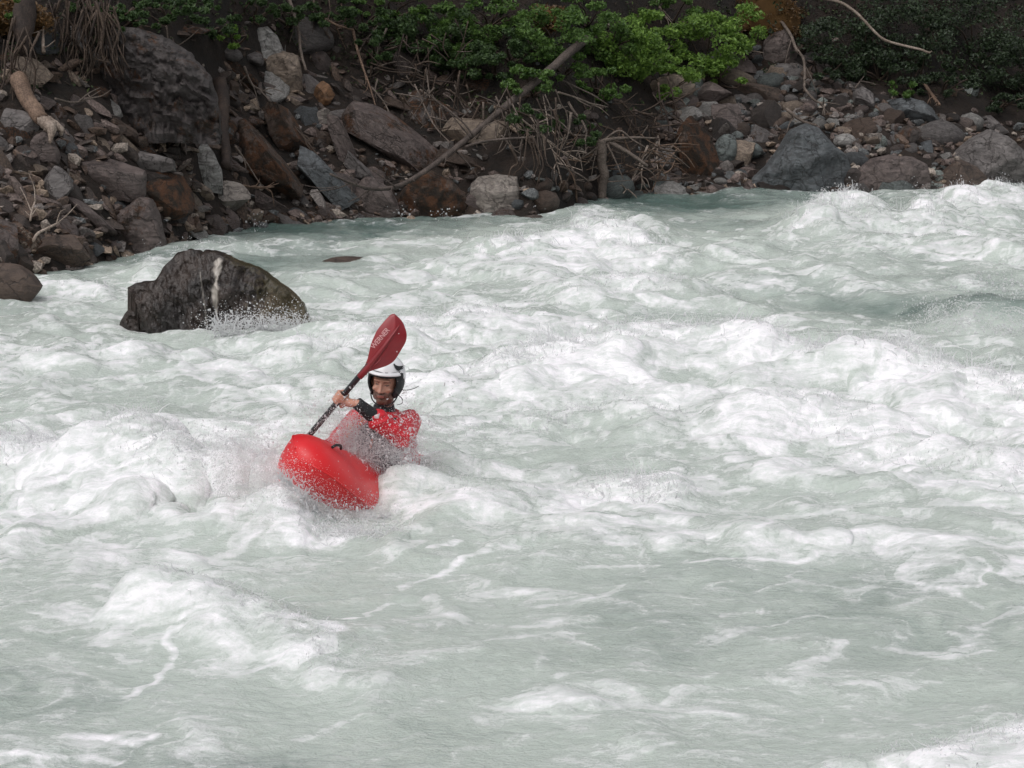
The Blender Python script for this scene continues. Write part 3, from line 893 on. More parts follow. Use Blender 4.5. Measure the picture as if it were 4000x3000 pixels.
def tube_mesh(name, P, R, sides=6, knob=0.0, seed=0, sub=5):
    P, R = catmull(P, R, sub)
    V, F = tube_vf(P, R, sides, knob, seed)
    me = bpy.data.meshes.new(name)
    me.from_pydata(V.tolist(), [], [tuple(dict.fromkeys(f)) for f in F])
    me.polygons.foreach_set("use_smooth", [True] * len(me.polygons))
    me.update()
    return me
def wood_material(name, a, b, rough=.8):
    t = NT(name)
    tc = t.n("ShaderNodeTexCoord").outputs["Object"]
    n1 = t.noise(tc, 5.0, 5.0, .6).outputs[0]; n2 = t.noise(tc, 45.0, 4.0, .6).outputs[0]
    c = t.mix(t.ramp(n1, .35, .65), a, b)
    d = t.mix(1.0, c, t.mix(t.ramp(n2, .3, .7), (.55, .52, .5), (1.2, 1.2, 1.2))); d.node.blend_type = 'MULTIPLY'
    p = t.principled(Base_Color=d, Roughness=rough, Normal=t.bump(n2, .6, .02))
    t.surf(p.outputs[0])
    return t.m
W_GREY = wood_material("dead_wood_grey", (.095, .075, .062), (.175, .140, .118))
W_TRUNK = wood_material("dead_trunk_bark", (.055, .042, .036), (.115, .090, .078))
W_PALE = wood_material("driftwood_pale", (.20, .155, .125), (.34, .28, .235))
W_BROWN = wood_material("bark_brown", (.045, .030, .022), (.09, .062, .045))
W_TAN = wood_material("bare_wood_tan", (.11, .070, .048), (.19, .125, .088))
W_DARK = wood_material("wet_root_dark", (.022, .014, .011), (.05, .032, .024))

def pick_path(pts, off, d=None):
    """photo pixels -> places lying just in front of the bank; d fixes the distance instead"""
    out = []
    for k, (u, v) in enumerate(pts):
        if d is None: dd = hit(u, v) - off
        elif isinstance(d, tuple): dd = d[0] + (d[1] - d[0]) * k / max(1, len(pts) - 1)
        else: dd = d
        out.append(at(u, v, dd)[:])
    out = np.array(out)
    if d is None and len(out) > 2:                      # keep the line free of kinks in depth
        yy = out[:, 1].copy(); k = np.polyfit(np.arange(len(yy)), yy, 1); fit = np.polyval(k, np.arange(len(yy)))
        fit -= max(0, (fit - yy).max())
        out = np.array([at(u, v, f)[:] for (u, v), f in zip(pts, fit)])
    return out
def branch(name, pts, r0, r1, mat, label, cat, off=.15, d=None, twigs=(), group=None, sides=7, auto=0, seed=0):
    P = pick_path(pts, off, d)
    dm = P[:, 1].mean()
    k_ = .75 if r0 < 14 else 1.0
    R = np.linspace(px(r0 * k_, dm), px(r1 * k_, dm), len(P))
    root = P[0].copy()
    o = link(name, tube_mesh(name, P - root, R, sides, .10, seed), mat)
    o.location = root
    tag(o, label, cat, group)
    rnd = random.Random(seed + 5)
    tw = list(twigs)
    for tp, a, b in tw:
        Q = []
        dd0 = np.interp(tp[0][0], sorted(P[:, 0]), P[:, 1][np.argsort(P[:, 0])]) if False else None
        # start depth: nearest point of the main stem in the picture
        uvs = np.array(pts, float)
        k = int(np.argmin(np.hypot(uvs[:, 0] - tp[0][0], uvs[:, 1] - tp[0][1])))
        dd = P[k, 1]
        Q = np.array([at(u, v, dd - .05 * j)[:] for j, (u, v) in enumerate(tp)])
        link("twig", tube_mesh("twig", Q - root, np.linspace(px(a * .62, dd), px(b * .7, dd), len(Q)), 5, .12, seed + 3), mat, o)
    C, _ = catmull(P, R, 5)
    for k in range(auto):
        i = rnd.randrange(len(C) // 4, len(C) - 1)
        tdir = C[min(i + 1, len(C) - 1)] - C[i - 1]; tdir /= np.linalg.norm(tdir) + 1e-9
        side = np.array([rnd.uniform(-1, 1), rnd.uniform(-1, .2), rnd.uniform(-1, 1)]); dr = tdir * .8 + side * .8; dr /= np.linalg.norm(dr)
        L = px(rnd.uniform(40, 130), dm)
        Q = np.array([C[i], C[i] + dr * L * .5 + np.array([rnd.uniform(-.03, .03), 0, rnd.uniform(-.03, .03)]), C[i] + dr * L + np.array([0, 0, rnd.uniform(-.08, .04)])])
        link("twig", tube_mesh("twig", Q - root, [px(3.2, dm), px(2.3, dm), px(1.2, dm)], 4, .1, k), mat, o)
    return o

_g = "dead wood on the far bank"
branch("fallen_tree", [(2290, 150), (2200, 225), (2110, 305), (2000, 395), (1900, 480), (1800, 562), (1700, 640), (1610, 700), (1530, 733), (1450, 737), (1370, 715), (1290, 680)], 19, 4, W_TRUNK,
       "long bare leaning dead trunk reaching from the shrub down to the water", "dead tree", .75, None,
       [([(1370, 715), (1320, 735), (1260, 745), (1190, 757)], 5, 2), ([(1320, 728), (1260, 735), (1180, 722)], 3, 2), ([(1395, 722), (1375, 690), (1345, 660)], 4, 2),
        ([(1450, 737), (1400, 770), (1360, 790)], 5, 2), ([(1372, 718), (1375, 760)], 4, 2), ([(1545, 730), (1490, 690), (1450, 660)], 5, 2), ([(1590, 692), (1525, 687)], 5, 3),
        ([(1610, 700), (1620, 708)], 8, 5), ([(1780, 590), (1830, 640), (1880, 710)], 6, 2), ([(1850, 530), (1800, 470), (1700, 390), (1640, 330)], 7, 2),
        ([(1840, 540), (1790, 480), (1740, 420)], 5, 2), ([(1820, 575), (1860, 560), (1950, 545), (2090, 535)], 11, 6), ([(1955, 435), (1930, 400), (1860, 370)], 6, 2)], _g, 10, 4, 3)
branch("driftwood_stump", [(2352, 775), (2354, 720), (2362, 680), (2350, 640), (2352, 590), (2345, 545)], 17, 20, W_GREY,
       "upright pale dead stump with radiating roots standing in the water", "stump", .1, 36.6,
       [([(2350, 560), (2300, 600), (2230, 640)], 7, 3), ([(2345, 565), (2290, 640), (2240, 660)], 6, 3), ([(2345, 550), (2450, 538), (2560, 540)], 14, 5), ([(2370, 560), (2400, 620), (2435, 700)], 8, 3),
        ([(2380, 555), (2460, 600), (2530, 650)], 16, 10), ([(2340, 560), (2320, 630), (2310, 690)], 6, 2), ([(2350, 680), (2310, 705), (2240, 700)], 7, 3), ([(2345, 550), (2290, 530), (2200, 528)], 8, 3),
        ([(2360, 545), (2420, 510), (2470, 545), (2520, 575)], 7, 3), ([(2340, 590), (2280, 600), (2210, 590)], 5, 2)], _g, 9, 3, 8)
tw_specs = [  # (points, r0, r1, mat, label)
    ([(2530, 570), (2500, 640), (2460, 720), (2435, 755)], 6, 3, W_PALE, "straight pale stick poking down into the dark gap below the stump roots"),
    ([(2690, 545), (2640, 590), (2590, 650), (2545, 750)], 6, 3, W_TAN, "tan stick leaning from the rusty mossy boulder to the water"),
    ([(2510, 640), (2505, 690), (2520, 720)], 6, 2, W_PALE, "short forked pale stick hanging below the stump roots"),
    ([(2500, 630), (2580, 635), (2660, 640)], 8, 3, W_TAN, "level tan stick with many fine twigs beside the stump"),
    ([(2010, 445), (2080, 500), (2150, 560), (2235, 620)], 6, 4, W_PALE, "long straight pale stick crossing left of the stump"),
    ([(2045, 420), (2110, 510), (2160, 590), (2195, 715)], 5, 3, W_PALE, "thin pale stick curving down to the left of the stump"),
    ([(2190, 650), (2240, 670), (2295, 705)], 5, 3, W_GREY, "short grey stick just left of the stump foot"),
    ([(2180, 360), (2260, 385), (2330, 415)], 6, 4, W_PALE, "pale stick under the middle shrub"),
    ([(2190, 310), (2250, 340), (2340, 380)], 6, 3, W_GREY, "upper grey stick parallel to the pale stick under the shrub"),
    ([(2220, 400), (2245, 440), (2275, 475), (2290, 530), (2250, 610)], 8, 4, W_GREY, "crooked grey branch bending above the stump"),
    ([(2170, 350), (2200, 420), (2260, 470)], 4, 3, W_GREY, "thin grey twig left of the crooked branch"),
    ([(2120, 370), (2135, 450), (2145, 530)], 4, 2, W_PALE, "thin upright twig by the foot of the leaning dead trunk"),
    ([(2330, 300), (2420, 420), (2500, 520)], 4, 3, W_DARK, "dark thin stick sloping under the bright shrub"),
    ([(2620, 345), (2600, 400), (2570, 440)], 7, 4, W_DARK, "dark forked twig in front of the rounded tan boulder"),
    ([(2570, 530), (2575, 560), (2560, 605)], 5, 3, W_PALE, "short upright pale stick above the dark gap"),
    ([(1665, 265), (1675, 350), (1690, 480)], 5, 2, W_GREY, "thin upright twig rising behind the long rust-brown slab"),
    ([(1620, 330), (1690, 480), (1760, 560)], 5, 3, W_GREY, "thin twig sloping onto the leaning dead trunk from the left"),
    ([(1640, 350), (1740, 420), (1800, 470), (1835, 520)], 6, 3, W_GREY, "brown twig arching over the flat tan slab"),
    ([(1130, 0), (1150, 60), (1168, 130), (1175, 200), (1195, 275)], 11, 7, W_GREY, "bare grey sapling standing beside the perched grey boulder"),
    ([(1225, 0), (1230, 70), (1290, 150)], 6, 4, W_BROWN, "thin brown twig right of the bare grey sapling"),
    ([(1245, 58), (1310, 95), (1380, 118)], 7, 6, W_TAN, "broken tan branch end pointing at the tall tan twig"),
    ([(1378, 115), (1395, 190), (1420, 270), (1445, 340), (1480, 460)], 9, 3, W_TAN, "tall tan twig running down above the narrow upright slab"),
    ([(1450, 340), (1500, 400), (1540, 480)], 6, 3, W_GREY, "grey twig forking above the long rust-brown slab"),
    ([(1285, 0), (1290, 40), (1295, 90)], 4, 2, W_BROWN, "short dark twig hanging at the top edge"),
    ([(3000, -20), (3025, 50), (3060, 95), (3090, 140), (3110, 190), (3138, 230), (3143, 290), (3142, 345)], 10, 7, W_GREY, "crooked bare branch hanging down over the right scree"),
    ([(3142, 345), (3180, 390), (3215, 410), (3220, 450)], 7, 5, W_GREY, "crooked grey stick lying on the scree under the hanging branch"),
    ([(3070, 425), (3130, 470), (3190, 490)], 11, 7, W_GREY, "dark grey driftwood lying on the scree above the big blue-grey boulder"),
    ([(130, 940), (150, 910), (200, 885), (232, 868)], 9, 6, W_PALE, "pale curved driftwood at the lower left of the bank"),
    ([(118, 862), (125, 820), (140, 780)], 6, 4, W_PALE, "short pale stick standing left of the driftwood"),
    ([(215, 385), (290, 400), (370, 380)], 6, 4, W_GREY, "thin bent root to the right of the splintered log"),
    ([(920, 570), (960, 630), (1010, 710)], 5, 3, W_GREY, "thin straight twig on the dark brown leaning slab"),
    ([(955, 260), (985, 330), (1060, 370)], 7, 4, W_GREY, "grey twig below the blocky tan boulder"),
    ([(1070, 445), (1130, 480), (1190, 540), (1250, 620)], 6, 3, W_BROWN, "long thin twig across the leaning slabs"),
    ([(650, 100), (665, 180), (725, 220), (720, 310)], 5, 3, W_GREY, "hanging root thread over the bedrock outcrop"),
    ([(950, 725), (1010, 735), (1070, 730)], 7, 4, W_TAN, "reddish stick lying below the leaning slabs"),
    ([(170, 60), (168, 150), (170, 205)], 4, 11, W_PALE, "small white splintered stick hanging in the dark root hollow"),
    ([(3560, 20), (3640, 130), (3700, 240)], 4, 2, W_BROWN, "thin brown twig in the dark evergreen"),
    ([(3900, 285), (3960, 320), (4030, 350)], 6, 4, W_GREY, "thin grey branch at the right edge in the dark forest"),
    ([(3340, 345), (3365, 310), (3390, 280)], 4, 2, W_GREY, "short thin twig sticking up below the evergreen boughs"),
    ([(3600, 310), (3640, 370), (3670, 410)], 10, 8, W_TAN, "tan broken log above the upper blue-grey boulder"),
    ([(2560, 0), (2575, 30), (2600, 70)], 8, 4, W_PALE, "pale broken stub at the top above the bright shrub"),
    ([(2900, 170), (2905, 200), (2912, 235)], 5, 3, W_PALE, "tiny pale stick under the right tip of the bright shrub"),
]
for i, (p, a, b, m, lab) in enumerate(tw_specs):
    hang = None
    branch("dead_branch", p, a, b, m, lab, "branch", .42, hang, (), _g, 6, 4 if len(p) > 3 or a > 5 else 2, 100 + i)
branch("bare_branch", [(3160, -15), (3270, 5), (3330, 38), (3370, 75), (3420, 128), (3460, 158), (3530, 178), (3590, 192), (3632, 207)], 8, 6, W_PALE,
       "pale curved bare branch hanging in front of the dark evergreen", "branch", .2, 40.4, [([(3632, 207), (3640, 200)], 5, 3)], _g, 7, 0, 77)
# splintered log on the left
lg = branch("splintered_log", [(70, 300), (95, 370), (130, 420), (165, 470)], 34, 30, W_TAN, "thick tan broken log with splintered end on the left", "log", .35, None, (), _g, 10, 0, 55)
_lp = pick_path([(165, 470), (200, 500), (195, 560)], .45)
link("splinter", tube_mesh("splinter", _lp - np.array(lg.location), [px(26, 31), px(24, 31), px(4, 31)], 6, .3, 3), W_PALE, lg)
_lp = pick_path([(180, 465), (235, 500), (240, 530)], .45)
link("splinter", tube_mesh("splinter", _lp - np.array(lg.location), [px(18, 31), px(14, 31), px(4, 31)], 6, .3, 5), W_PALE, lg)
branch("rotten_log", [(858, 320), (872, 400), (868, 500), (884, 600), (880, 650)], 30, 17, W_DARK, "dark rotten upright trunk behind the pointed pale boulder", "trunk", .25, None, (), _g, 11, 5, 61)

# hanging roots in the hollow at the upper left: one tree stump with its roots
def root_stump(name, u, v, n, lab, seed, spread=110, drop=220, stump=True):
    r = random.Random(seed)
    d0 = hit(u, v + drop * .5) - .35
    root = np.array(at(u, v, d0)[:])
    o = empty(name, root)
    tag(o, lab, "roots", "roots hanging from the bank edge")
    if stump: link("trunk", tube_mesh("trunk", np.array([at(u + 10, v - 190, d0 + .3)[:], at(u, v - 60, d0 + .1)[:], at(u + 5, v + 20, d0)[:]]) - root, [px(46, d0), px(40, d0), px(16, d0)], 9, .15, seed), W_DARK, o)
    for k in range(n):
        a = r.uniform(-spread, spread)
        P = [(u + a * .85 + r.uniform(-40, 40), v - r.uniform(20, 130)), (u + a * .95 + r.uniform(-30, 30), v + drop * r.uniform(.1, .3)), (u + a + r.uniform(-25, 25), v + drop * r.uniform(.4, .65)), (u + a * 1.05 + r.uniform(-35, 35), v + drop * r.uniform(.7, 1.1))]
        Q = np.array([at(x, y, d0 - .05 + r.uniform(-.12, .12))[:] for x, y in P])
        rr0 = r.choice([6, 4, 3.5, 3, 2.5])
        link("root", tube_mesh("root", Q - root, [px(rr0, d0), px(rr0 * .8, d0), px(rr0 * .55, d0), px(1.5, d0)], 5, .12, seed + k), r.choice([W_BROWN, W_BROWN, W_DARK, W_BROWN]), o)
root_stump("root_tangle", 330, 90, 60, "tangle of thin brown roots hanging over the hollow at the upper left", 3, 150, 210, False)
root_stump("root_tangle", 90, 190, 16, "dark old stump with thick roots above the splintered log", 9, 70, 230)
def twig_mat(u, v, ru, rv, n, lab, seed, mats, slope=-.5, rad=(2.2, 4.5)):
    """criss-crossing fine dead twigs"""
    r = random.Random(seed)
    d0 = hit(u, v + rv * .5) - .30
    root = np.array(at(u, v, d0)[:]); o = empty("twig_mat", root)
    tag(o, lab, "twigs", "roots hanging from the bank edge")
    for k in range(n):
        a, b = u + r.uniform(-ru, ru), v + r.uniform(-rv, rv)
        an = math.atan(slope) + r.gauss(0, .75); L = r.uniform(60, 190)
        P = [(a - math.cos(an) * L / 2, b + math.sin(an) * L / 2), (a + r.uniform(-18, 18), b + r.uniform(-14, 22)), (a + math.cos(an) * L / 2, b - math.sin(an) * L / 2)]
        dd = min(d0, hit(a, b) - .08) + r.uniform(-.15, .1)
        Q = np.array([at(x, y, dd + r.uniform(-.06, .06))[:] for x, y in P])
        r0 = r.uniform(*rad)
        link("twig", tube_mesh("twig", Q - root, [px(r0, d0), px(r0 * .8, d0), px(1.2, d0)], 4, .1, k, 4), r.choice(mats), o)
twig_mat(1620, 260, 210, 110, 60, "web of thin dead conifer twigs in the shade above the rust-brown slab", 14, [W_BROWN, W_GREY, W_BROWN, W_DARK])
twig_mat(2440, 620, 230, 90, 70, "brushy mat of dead twigs draped round the stump", 19, [W_GREY, W_BROWN, W_TAN, W_BROWN], .3)
twig_mat(2500, 450, 190, 80, 45, "fine reddish brushwood under the low bright shrub", 23, [W_BROWN, W_DARK, W_BROWN], -.4)
twig_mat(2060, 480, 150, 90, 40, "loose dead twigs around the leaning dead trunk", 29, [W_GREY, W_BROWN, W_GREY], -.8)
twig_mat(1720, 430, 160, 70, 30, "dry twigs fallen over the flat tan slab", 37, [W_GREY, W_BROWN], -.8)
root_stump("root_tangle", 2110, 590, 14, "thick undercut roots beside the cream block in the dark gap", 41, 130, 170, False)

# ------------------------------------------------------------------ leaves
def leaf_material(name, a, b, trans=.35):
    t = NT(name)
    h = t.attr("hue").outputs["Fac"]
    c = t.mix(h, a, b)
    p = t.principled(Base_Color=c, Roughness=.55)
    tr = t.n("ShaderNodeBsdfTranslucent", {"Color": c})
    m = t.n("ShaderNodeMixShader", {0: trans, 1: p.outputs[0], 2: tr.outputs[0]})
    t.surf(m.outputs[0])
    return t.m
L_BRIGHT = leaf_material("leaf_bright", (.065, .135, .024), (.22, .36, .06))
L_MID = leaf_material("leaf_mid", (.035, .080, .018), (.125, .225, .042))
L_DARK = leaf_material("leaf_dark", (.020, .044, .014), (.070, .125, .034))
L_FIR = leaf_material("needle_dark", (.008, .017, .007), (.026, .048, .016), .1)
L_FIRB = leaf_material("evergreen_dark", (.006, .013, .005), (.026, .050, .014), .1)
L_MOSS = leaf_material("moss_rust", (.035, .022, .008), (.15, .075, .022), .1)
def leaf_cloud(r, C, N, size, flat=.5):
    """leaf-sized pointed faces spread round the clump centres C (n,4: x,y,z,radius)"""
    k = r.randint(0, len(C), N)
    dv = r.randn(N, 3); dv /= np.linalg.norm(dv, axis=1, keepdims=True)
    rad = C[k, 3] * r.uniform(.25, 1.0, N) ** .5
    p = C[k, :3] + dv * rad[:, None] * np.array([1, 1, .62])
    nrm = r.randn(N, 3) * (1 - flat) + np.array([0, -.35, 1.0]) * flat; nrm /= np.linalg.norm(nrm, axis=1, keepdims=True)
    a = r.randn(N, 3); a -= nrm * (a * nrm).sum(1, keepdims=True); a /= np.linalg.norm(a, axis=1, keepdims=True)
    b = np.cross(nrm, a)
    L = size * r.uniform(.35, 1.35, N)[:, None]
    V = np.stack([p - a * L, p + b * L * .48 + nrm * L * .12, p + a * L, p - b * L * .48 + nrm * L * .12], 1).reshape(-1, 3)
    F = np.arange(4 * N).reshape(N, 4)
    hue = np.repeat(np.clip(.5 + .35 * dv[:, 2] * 0 + r.normal(0, .28, N), 0, 1), 4)
    return V, F, hue
def shrub(u, v, ru, rv, mat, lab, seed, n=2600, leaf=.030, off=.45, name="shrub", stem=W_BROWN, clumps=26):
    r = np.random.RandomState(seed)
    d0 = hit(u, min(v + rv * .6, 700)) - off
    base = np.array(at(u + r.uniform(-40, 40), v + rv * .8, d0 + off * .9)[:])
    o = empty(name, base)
    tag(o, lab, "shrub", "shrubs along the bank")
    C = []
    for k in range(clumps):
        a = r.uniform(0, 2 * math.pi); q = r.uniform(.15, 1) ** .6
        c = np.array(at(u + ru * q * math.cos(a), v + rv * q * math.sin(a), d0 + r.uniform(-.45, .35))[:])
        C.append([*c, px(min(ru, rv) * r.uniform(.22, .48), d0)])
    C = np.array(C)
    V, F, hue = leaf_cloud(r, C, n, leaf)
    me = mesh_np("crown", V - base, F, False)
    fattr(me, "hue", hue)
    link("crown", me, mat, o)
    for k in range(min(7, clumps)):
        c = C[k, :3]; mid = base * .5 + c * .5 + r.uniform(-.12, .12, 3)
        link("stem", tube_mesh("stem", np.array([base * 0, mid - base, c - base]), [.022, .014, .006], 5, .1, k), stem, o)
    return o
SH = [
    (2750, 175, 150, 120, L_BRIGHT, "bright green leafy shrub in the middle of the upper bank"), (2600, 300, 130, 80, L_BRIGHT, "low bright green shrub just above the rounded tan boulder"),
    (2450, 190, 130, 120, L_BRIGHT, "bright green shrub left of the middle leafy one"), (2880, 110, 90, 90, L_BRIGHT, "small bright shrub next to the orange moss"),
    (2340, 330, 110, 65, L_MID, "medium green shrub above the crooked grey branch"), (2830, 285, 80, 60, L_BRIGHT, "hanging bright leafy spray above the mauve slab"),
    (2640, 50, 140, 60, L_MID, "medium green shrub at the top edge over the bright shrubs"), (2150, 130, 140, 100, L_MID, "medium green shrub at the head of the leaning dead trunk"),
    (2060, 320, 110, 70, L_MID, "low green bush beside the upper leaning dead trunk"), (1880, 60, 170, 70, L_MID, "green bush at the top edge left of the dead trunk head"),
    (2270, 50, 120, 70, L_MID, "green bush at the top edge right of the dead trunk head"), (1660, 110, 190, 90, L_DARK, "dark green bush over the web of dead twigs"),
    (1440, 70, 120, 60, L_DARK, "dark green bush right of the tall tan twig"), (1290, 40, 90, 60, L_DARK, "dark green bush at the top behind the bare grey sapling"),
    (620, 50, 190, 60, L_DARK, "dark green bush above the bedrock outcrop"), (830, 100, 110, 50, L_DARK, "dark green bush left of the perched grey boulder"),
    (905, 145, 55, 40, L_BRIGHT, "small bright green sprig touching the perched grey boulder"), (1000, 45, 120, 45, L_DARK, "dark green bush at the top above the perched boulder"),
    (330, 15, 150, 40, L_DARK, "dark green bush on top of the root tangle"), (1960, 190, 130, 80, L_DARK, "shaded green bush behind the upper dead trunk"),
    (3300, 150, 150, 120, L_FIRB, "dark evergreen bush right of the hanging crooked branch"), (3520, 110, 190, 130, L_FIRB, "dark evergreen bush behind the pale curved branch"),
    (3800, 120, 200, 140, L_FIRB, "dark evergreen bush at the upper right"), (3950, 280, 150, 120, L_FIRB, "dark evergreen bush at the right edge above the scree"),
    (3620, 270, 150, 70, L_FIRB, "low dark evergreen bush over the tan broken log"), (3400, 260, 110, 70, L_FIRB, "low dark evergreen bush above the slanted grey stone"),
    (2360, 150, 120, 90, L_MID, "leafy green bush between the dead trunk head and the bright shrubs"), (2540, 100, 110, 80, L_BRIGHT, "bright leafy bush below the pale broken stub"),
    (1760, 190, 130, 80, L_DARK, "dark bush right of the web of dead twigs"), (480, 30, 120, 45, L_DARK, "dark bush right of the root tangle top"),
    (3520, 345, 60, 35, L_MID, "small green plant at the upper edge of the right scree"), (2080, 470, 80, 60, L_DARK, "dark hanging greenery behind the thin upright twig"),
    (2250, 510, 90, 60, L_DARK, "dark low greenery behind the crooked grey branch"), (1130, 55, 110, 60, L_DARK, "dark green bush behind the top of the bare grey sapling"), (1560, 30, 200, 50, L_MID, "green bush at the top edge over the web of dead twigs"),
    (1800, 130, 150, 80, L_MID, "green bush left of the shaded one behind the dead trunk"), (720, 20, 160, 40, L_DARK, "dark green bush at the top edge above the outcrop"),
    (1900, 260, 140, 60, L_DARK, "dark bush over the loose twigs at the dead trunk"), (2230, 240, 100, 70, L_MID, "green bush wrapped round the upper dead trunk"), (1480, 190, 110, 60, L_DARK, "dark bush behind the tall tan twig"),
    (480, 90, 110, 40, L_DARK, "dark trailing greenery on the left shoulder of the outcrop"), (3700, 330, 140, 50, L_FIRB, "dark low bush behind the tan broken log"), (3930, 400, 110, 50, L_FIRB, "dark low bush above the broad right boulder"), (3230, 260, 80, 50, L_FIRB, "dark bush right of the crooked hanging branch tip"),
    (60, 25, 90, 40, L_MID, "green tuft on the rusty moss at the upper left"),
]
OFFS = {"green bush wrapped round the upper dead trunk": 1.15, "medium green shrub at the head of the leaning dead trunk": 1.1, "green bush at the top edge right of the dead trunk head": 1.1}
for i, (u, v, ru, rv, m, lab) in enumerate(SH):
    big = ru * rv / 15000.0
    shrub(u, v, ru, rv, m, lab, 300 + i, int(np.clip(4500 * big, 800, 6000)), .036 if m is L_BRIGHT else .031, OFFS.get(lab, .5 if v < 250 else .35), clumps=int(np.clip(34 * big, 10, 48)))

# rusty moss cushions
def moss(u, v, w, h, lab, seed):
    r = np.random.RandomState(seed)
    d = hit(u, v) - .25
    me = rock_mesh(seed, 'ang', 4, (px(w, d) / 2, px(w, d) * .4, px(h, d) / 2))
    o = empty("moss_cushion", at(u, v, d))
    link("mound", me, MOSSM, o)
    P = np.array([x.co[:] for x in me.vertices])
    C = np.concatenate([P[r.choice(len(P), 90)], np.full((90, 1), .15)], 1)
    V, F, hue = leaf_cloud(r, C, 3600, .030, .2)
    m2 = mesh_np("fibres", V, F, False); fattr(m2, "hue", hue)
    link("fibres", m2, L_MOSS, o)
    tag(o, lab, "moss", "moss on the bank edge")
MOSSM = plain("moss_mound", (.07, .038, .014), .95, .2, .6, 8.0, .8)
moss(3000, 50, 260, 190, "orange-brown moss cushion at the top right of the bright shrubs", 31)
moss(75, 70, 230, 130, "rusty moss cushion at the upper left corner above the stump", 32)
moss(2120, 75, 140, 80, "small orange moss patch among the middle shrubs", 33)

# ------------------------------------------------------------------ spruces: dark boughs at the right, unseen ones added for shade
def spruce(name, x, s, h, R, z0, lab, seed, nb=70, per=26):
    r = np.random.RandomState(seed)
    y = float(yw(x)) + s; zb = float(bank_z(x, y))
    o = empty(name, (x, y, zb))
    tag(o, lab, "tree", "dark spruces on the upper bank")
    link("trunk", tube_mesh("trunk", [(0, 0, -.3), (0.03, 0, h * .5), (0, 0.02, h)], [.10, .08, .02], 8, .05, seed), W_DARK, o)
    C = []
    for k in range(nb):
        t = (k + r.rand()) / nb
        z = z0 + (h - z0) * t
        L = R * (1 - t) ** .8 * r.uniform(.6, 1.1) + .15
        a = k * 2.399 + r.uniform(-.4, .4)
        for q in np.linspace(.15, 1, 9):
            p = np.array([math.cos(a) * q * L, math.sin(a) * q * L, z - .42 * L * q ** 1.5]) + r.normal(0, .05, 3)
            C.append([*p, .07 + .13 * (1 - q)])
    C = np.array(C)
    V, F, hue = leaf_cloud(r, C, nb * 75, .033, .25)
    me = mesh_np("crown", V, F, False)
    fattr(me, "hue", hue * .9)
    link("crown", me, L_FIR, o)
    return o
spruce("spruce_tree", 6.1, 4.3, 8.5, 2.2, .02, "dark spruce whose boughs hang behind the pale curved branch", 1, 110)
spruce("spruce_tree", 7.7, 4.7, 9.0, 2.3, .02, "dark spruce at the upper right above the broad right boulder", 2, 110)
spruce("spruce_tree", 9.6, 5.0, 9.5, 2.4, .02, "dark spruce partly cut by the right edge of the view", 3, 110)
spruce("spruce_tree", 5.0, 5.0, 9.5, 2.2, .1, "dark spruce behind the orange-brown moss cushion", 4, 110)
spruce("spruce_tree", .2, 5.2, 8.5, 2.3, 1.0, "unseen dark spruce above the head of the leaning dead trunk, added for shade", 5, 80)  # this and the following spruces stand out of view, added to shade the bank
spruce("spruce_tree", -2.2, 4.9, 8.0, 2.2, .8, "unseen dark spruce above the web of dead twigs, added for shade", 6, 80)
spruce("spruce_tree", -4.6, 5.0, 8.5, 2.2, .7, "unseen dark spruce above the bedrock outcrop, added for shade", 7, 80)
spruce("spruce_tree", -7.0, 5.2, 8.5, 2.3, .7, "unseen dark spruce over the rusty moss at the upper left, added for shade", 8, 80)

def build_undergrowth():
    """leaf litter, moss and low plants on the upper bank"""
    r = np.random.RandomState(91)
    C = []
    while len(C) < 2600:
        u = r.uniform(-300, 4300); v = r.uniform(-120, 700)
        lim = np.interp(u, [0, 350, 420, 850, 1000, 1250, 1500, 1900, 2100, 2600, 2900, 3150, 3300, 3600, 4100], [330, 330, 120, 130, 110, 260, 380, 480, 560, 420, 120, 200, 300, 360, 470])
        if v > lim + r.normal(0, 25): continue
        d = hit(u, v)
        C.append([*at(u, v, d - .03)[:], r.uniform(.05, .16)])
    C = np.array(C)
    V, F, hue = leaf_cloud(r, C, 21000, .034, .35)
    me = mesh_np("undergrowth", V, F, False); fattr(me, "hue", hue)
    t = NT("undergrowth_leaf")
    h = t.attr("hue").outputs["Fac"]
    c = t.n("ShaderNodeValToRGB", {0: h}); e = c.color_ramp.elements
    e[0].color = (.010, .008, .005, 1); e[1].color = (.060, .085, .022, 1)
    for p_, k_ in ((.35, (.030, .017, .009, 1)), (.55, (.016, .028, .009, 1)), (.8, (.030, .050, .014, 1))):
        el = e.new(p_); el.color = k_
    p = t.principled(Base_Color=c.outputs[0], Roughness=.8)
    t.surf(p.outputs[0])
    o = link("undergrowth", me, t.m)
    tag(o, "dark leaf litter, moss and low plants on the upper bank", "undergrowth", kind="stuff")
build_undergrowth()
# ================================================================== KAYAK
KD = 15.40                                        # distance of the cockpit
def red_plastic():
    t = NT("red_hull_plastic")
    tc = t.n("ShaderNodeTexCoord").outputs["Object"]
    n1 = t.noise(tc, 3.0, 4.0, .6).outputs[0]; n2 = t.noise(tc, 70.0, 4.0, .7).outputs[0]
    scr = t.noise(t.n("ShaderNodeMapping", {"Vector": tc, "Scale": (1.5, 30, 30)}).outputs[0], 4.0, 3.0, .6).outputs[0]
    c = t.mix(t.ramp(n1, .3, .7), (.56, .006, .012), (.66, .012, .016))
    c = t.mix(t.math('MULTIPLY', t.ramp(scr, .66, .76), .35), c, (.60, .16, .15))
    p = t.principled(Base_Color=c, Roughness=t.mixf(n2, .28, .50), Normal=t.bump(n2, .10, .01))
    t.surf(p.outputs[0])
    return t.m
RED = red_plastic()
BLACK = plain("black_neoprene", (.012, .012, .014), .55, .4, .4, 40.0, .2)
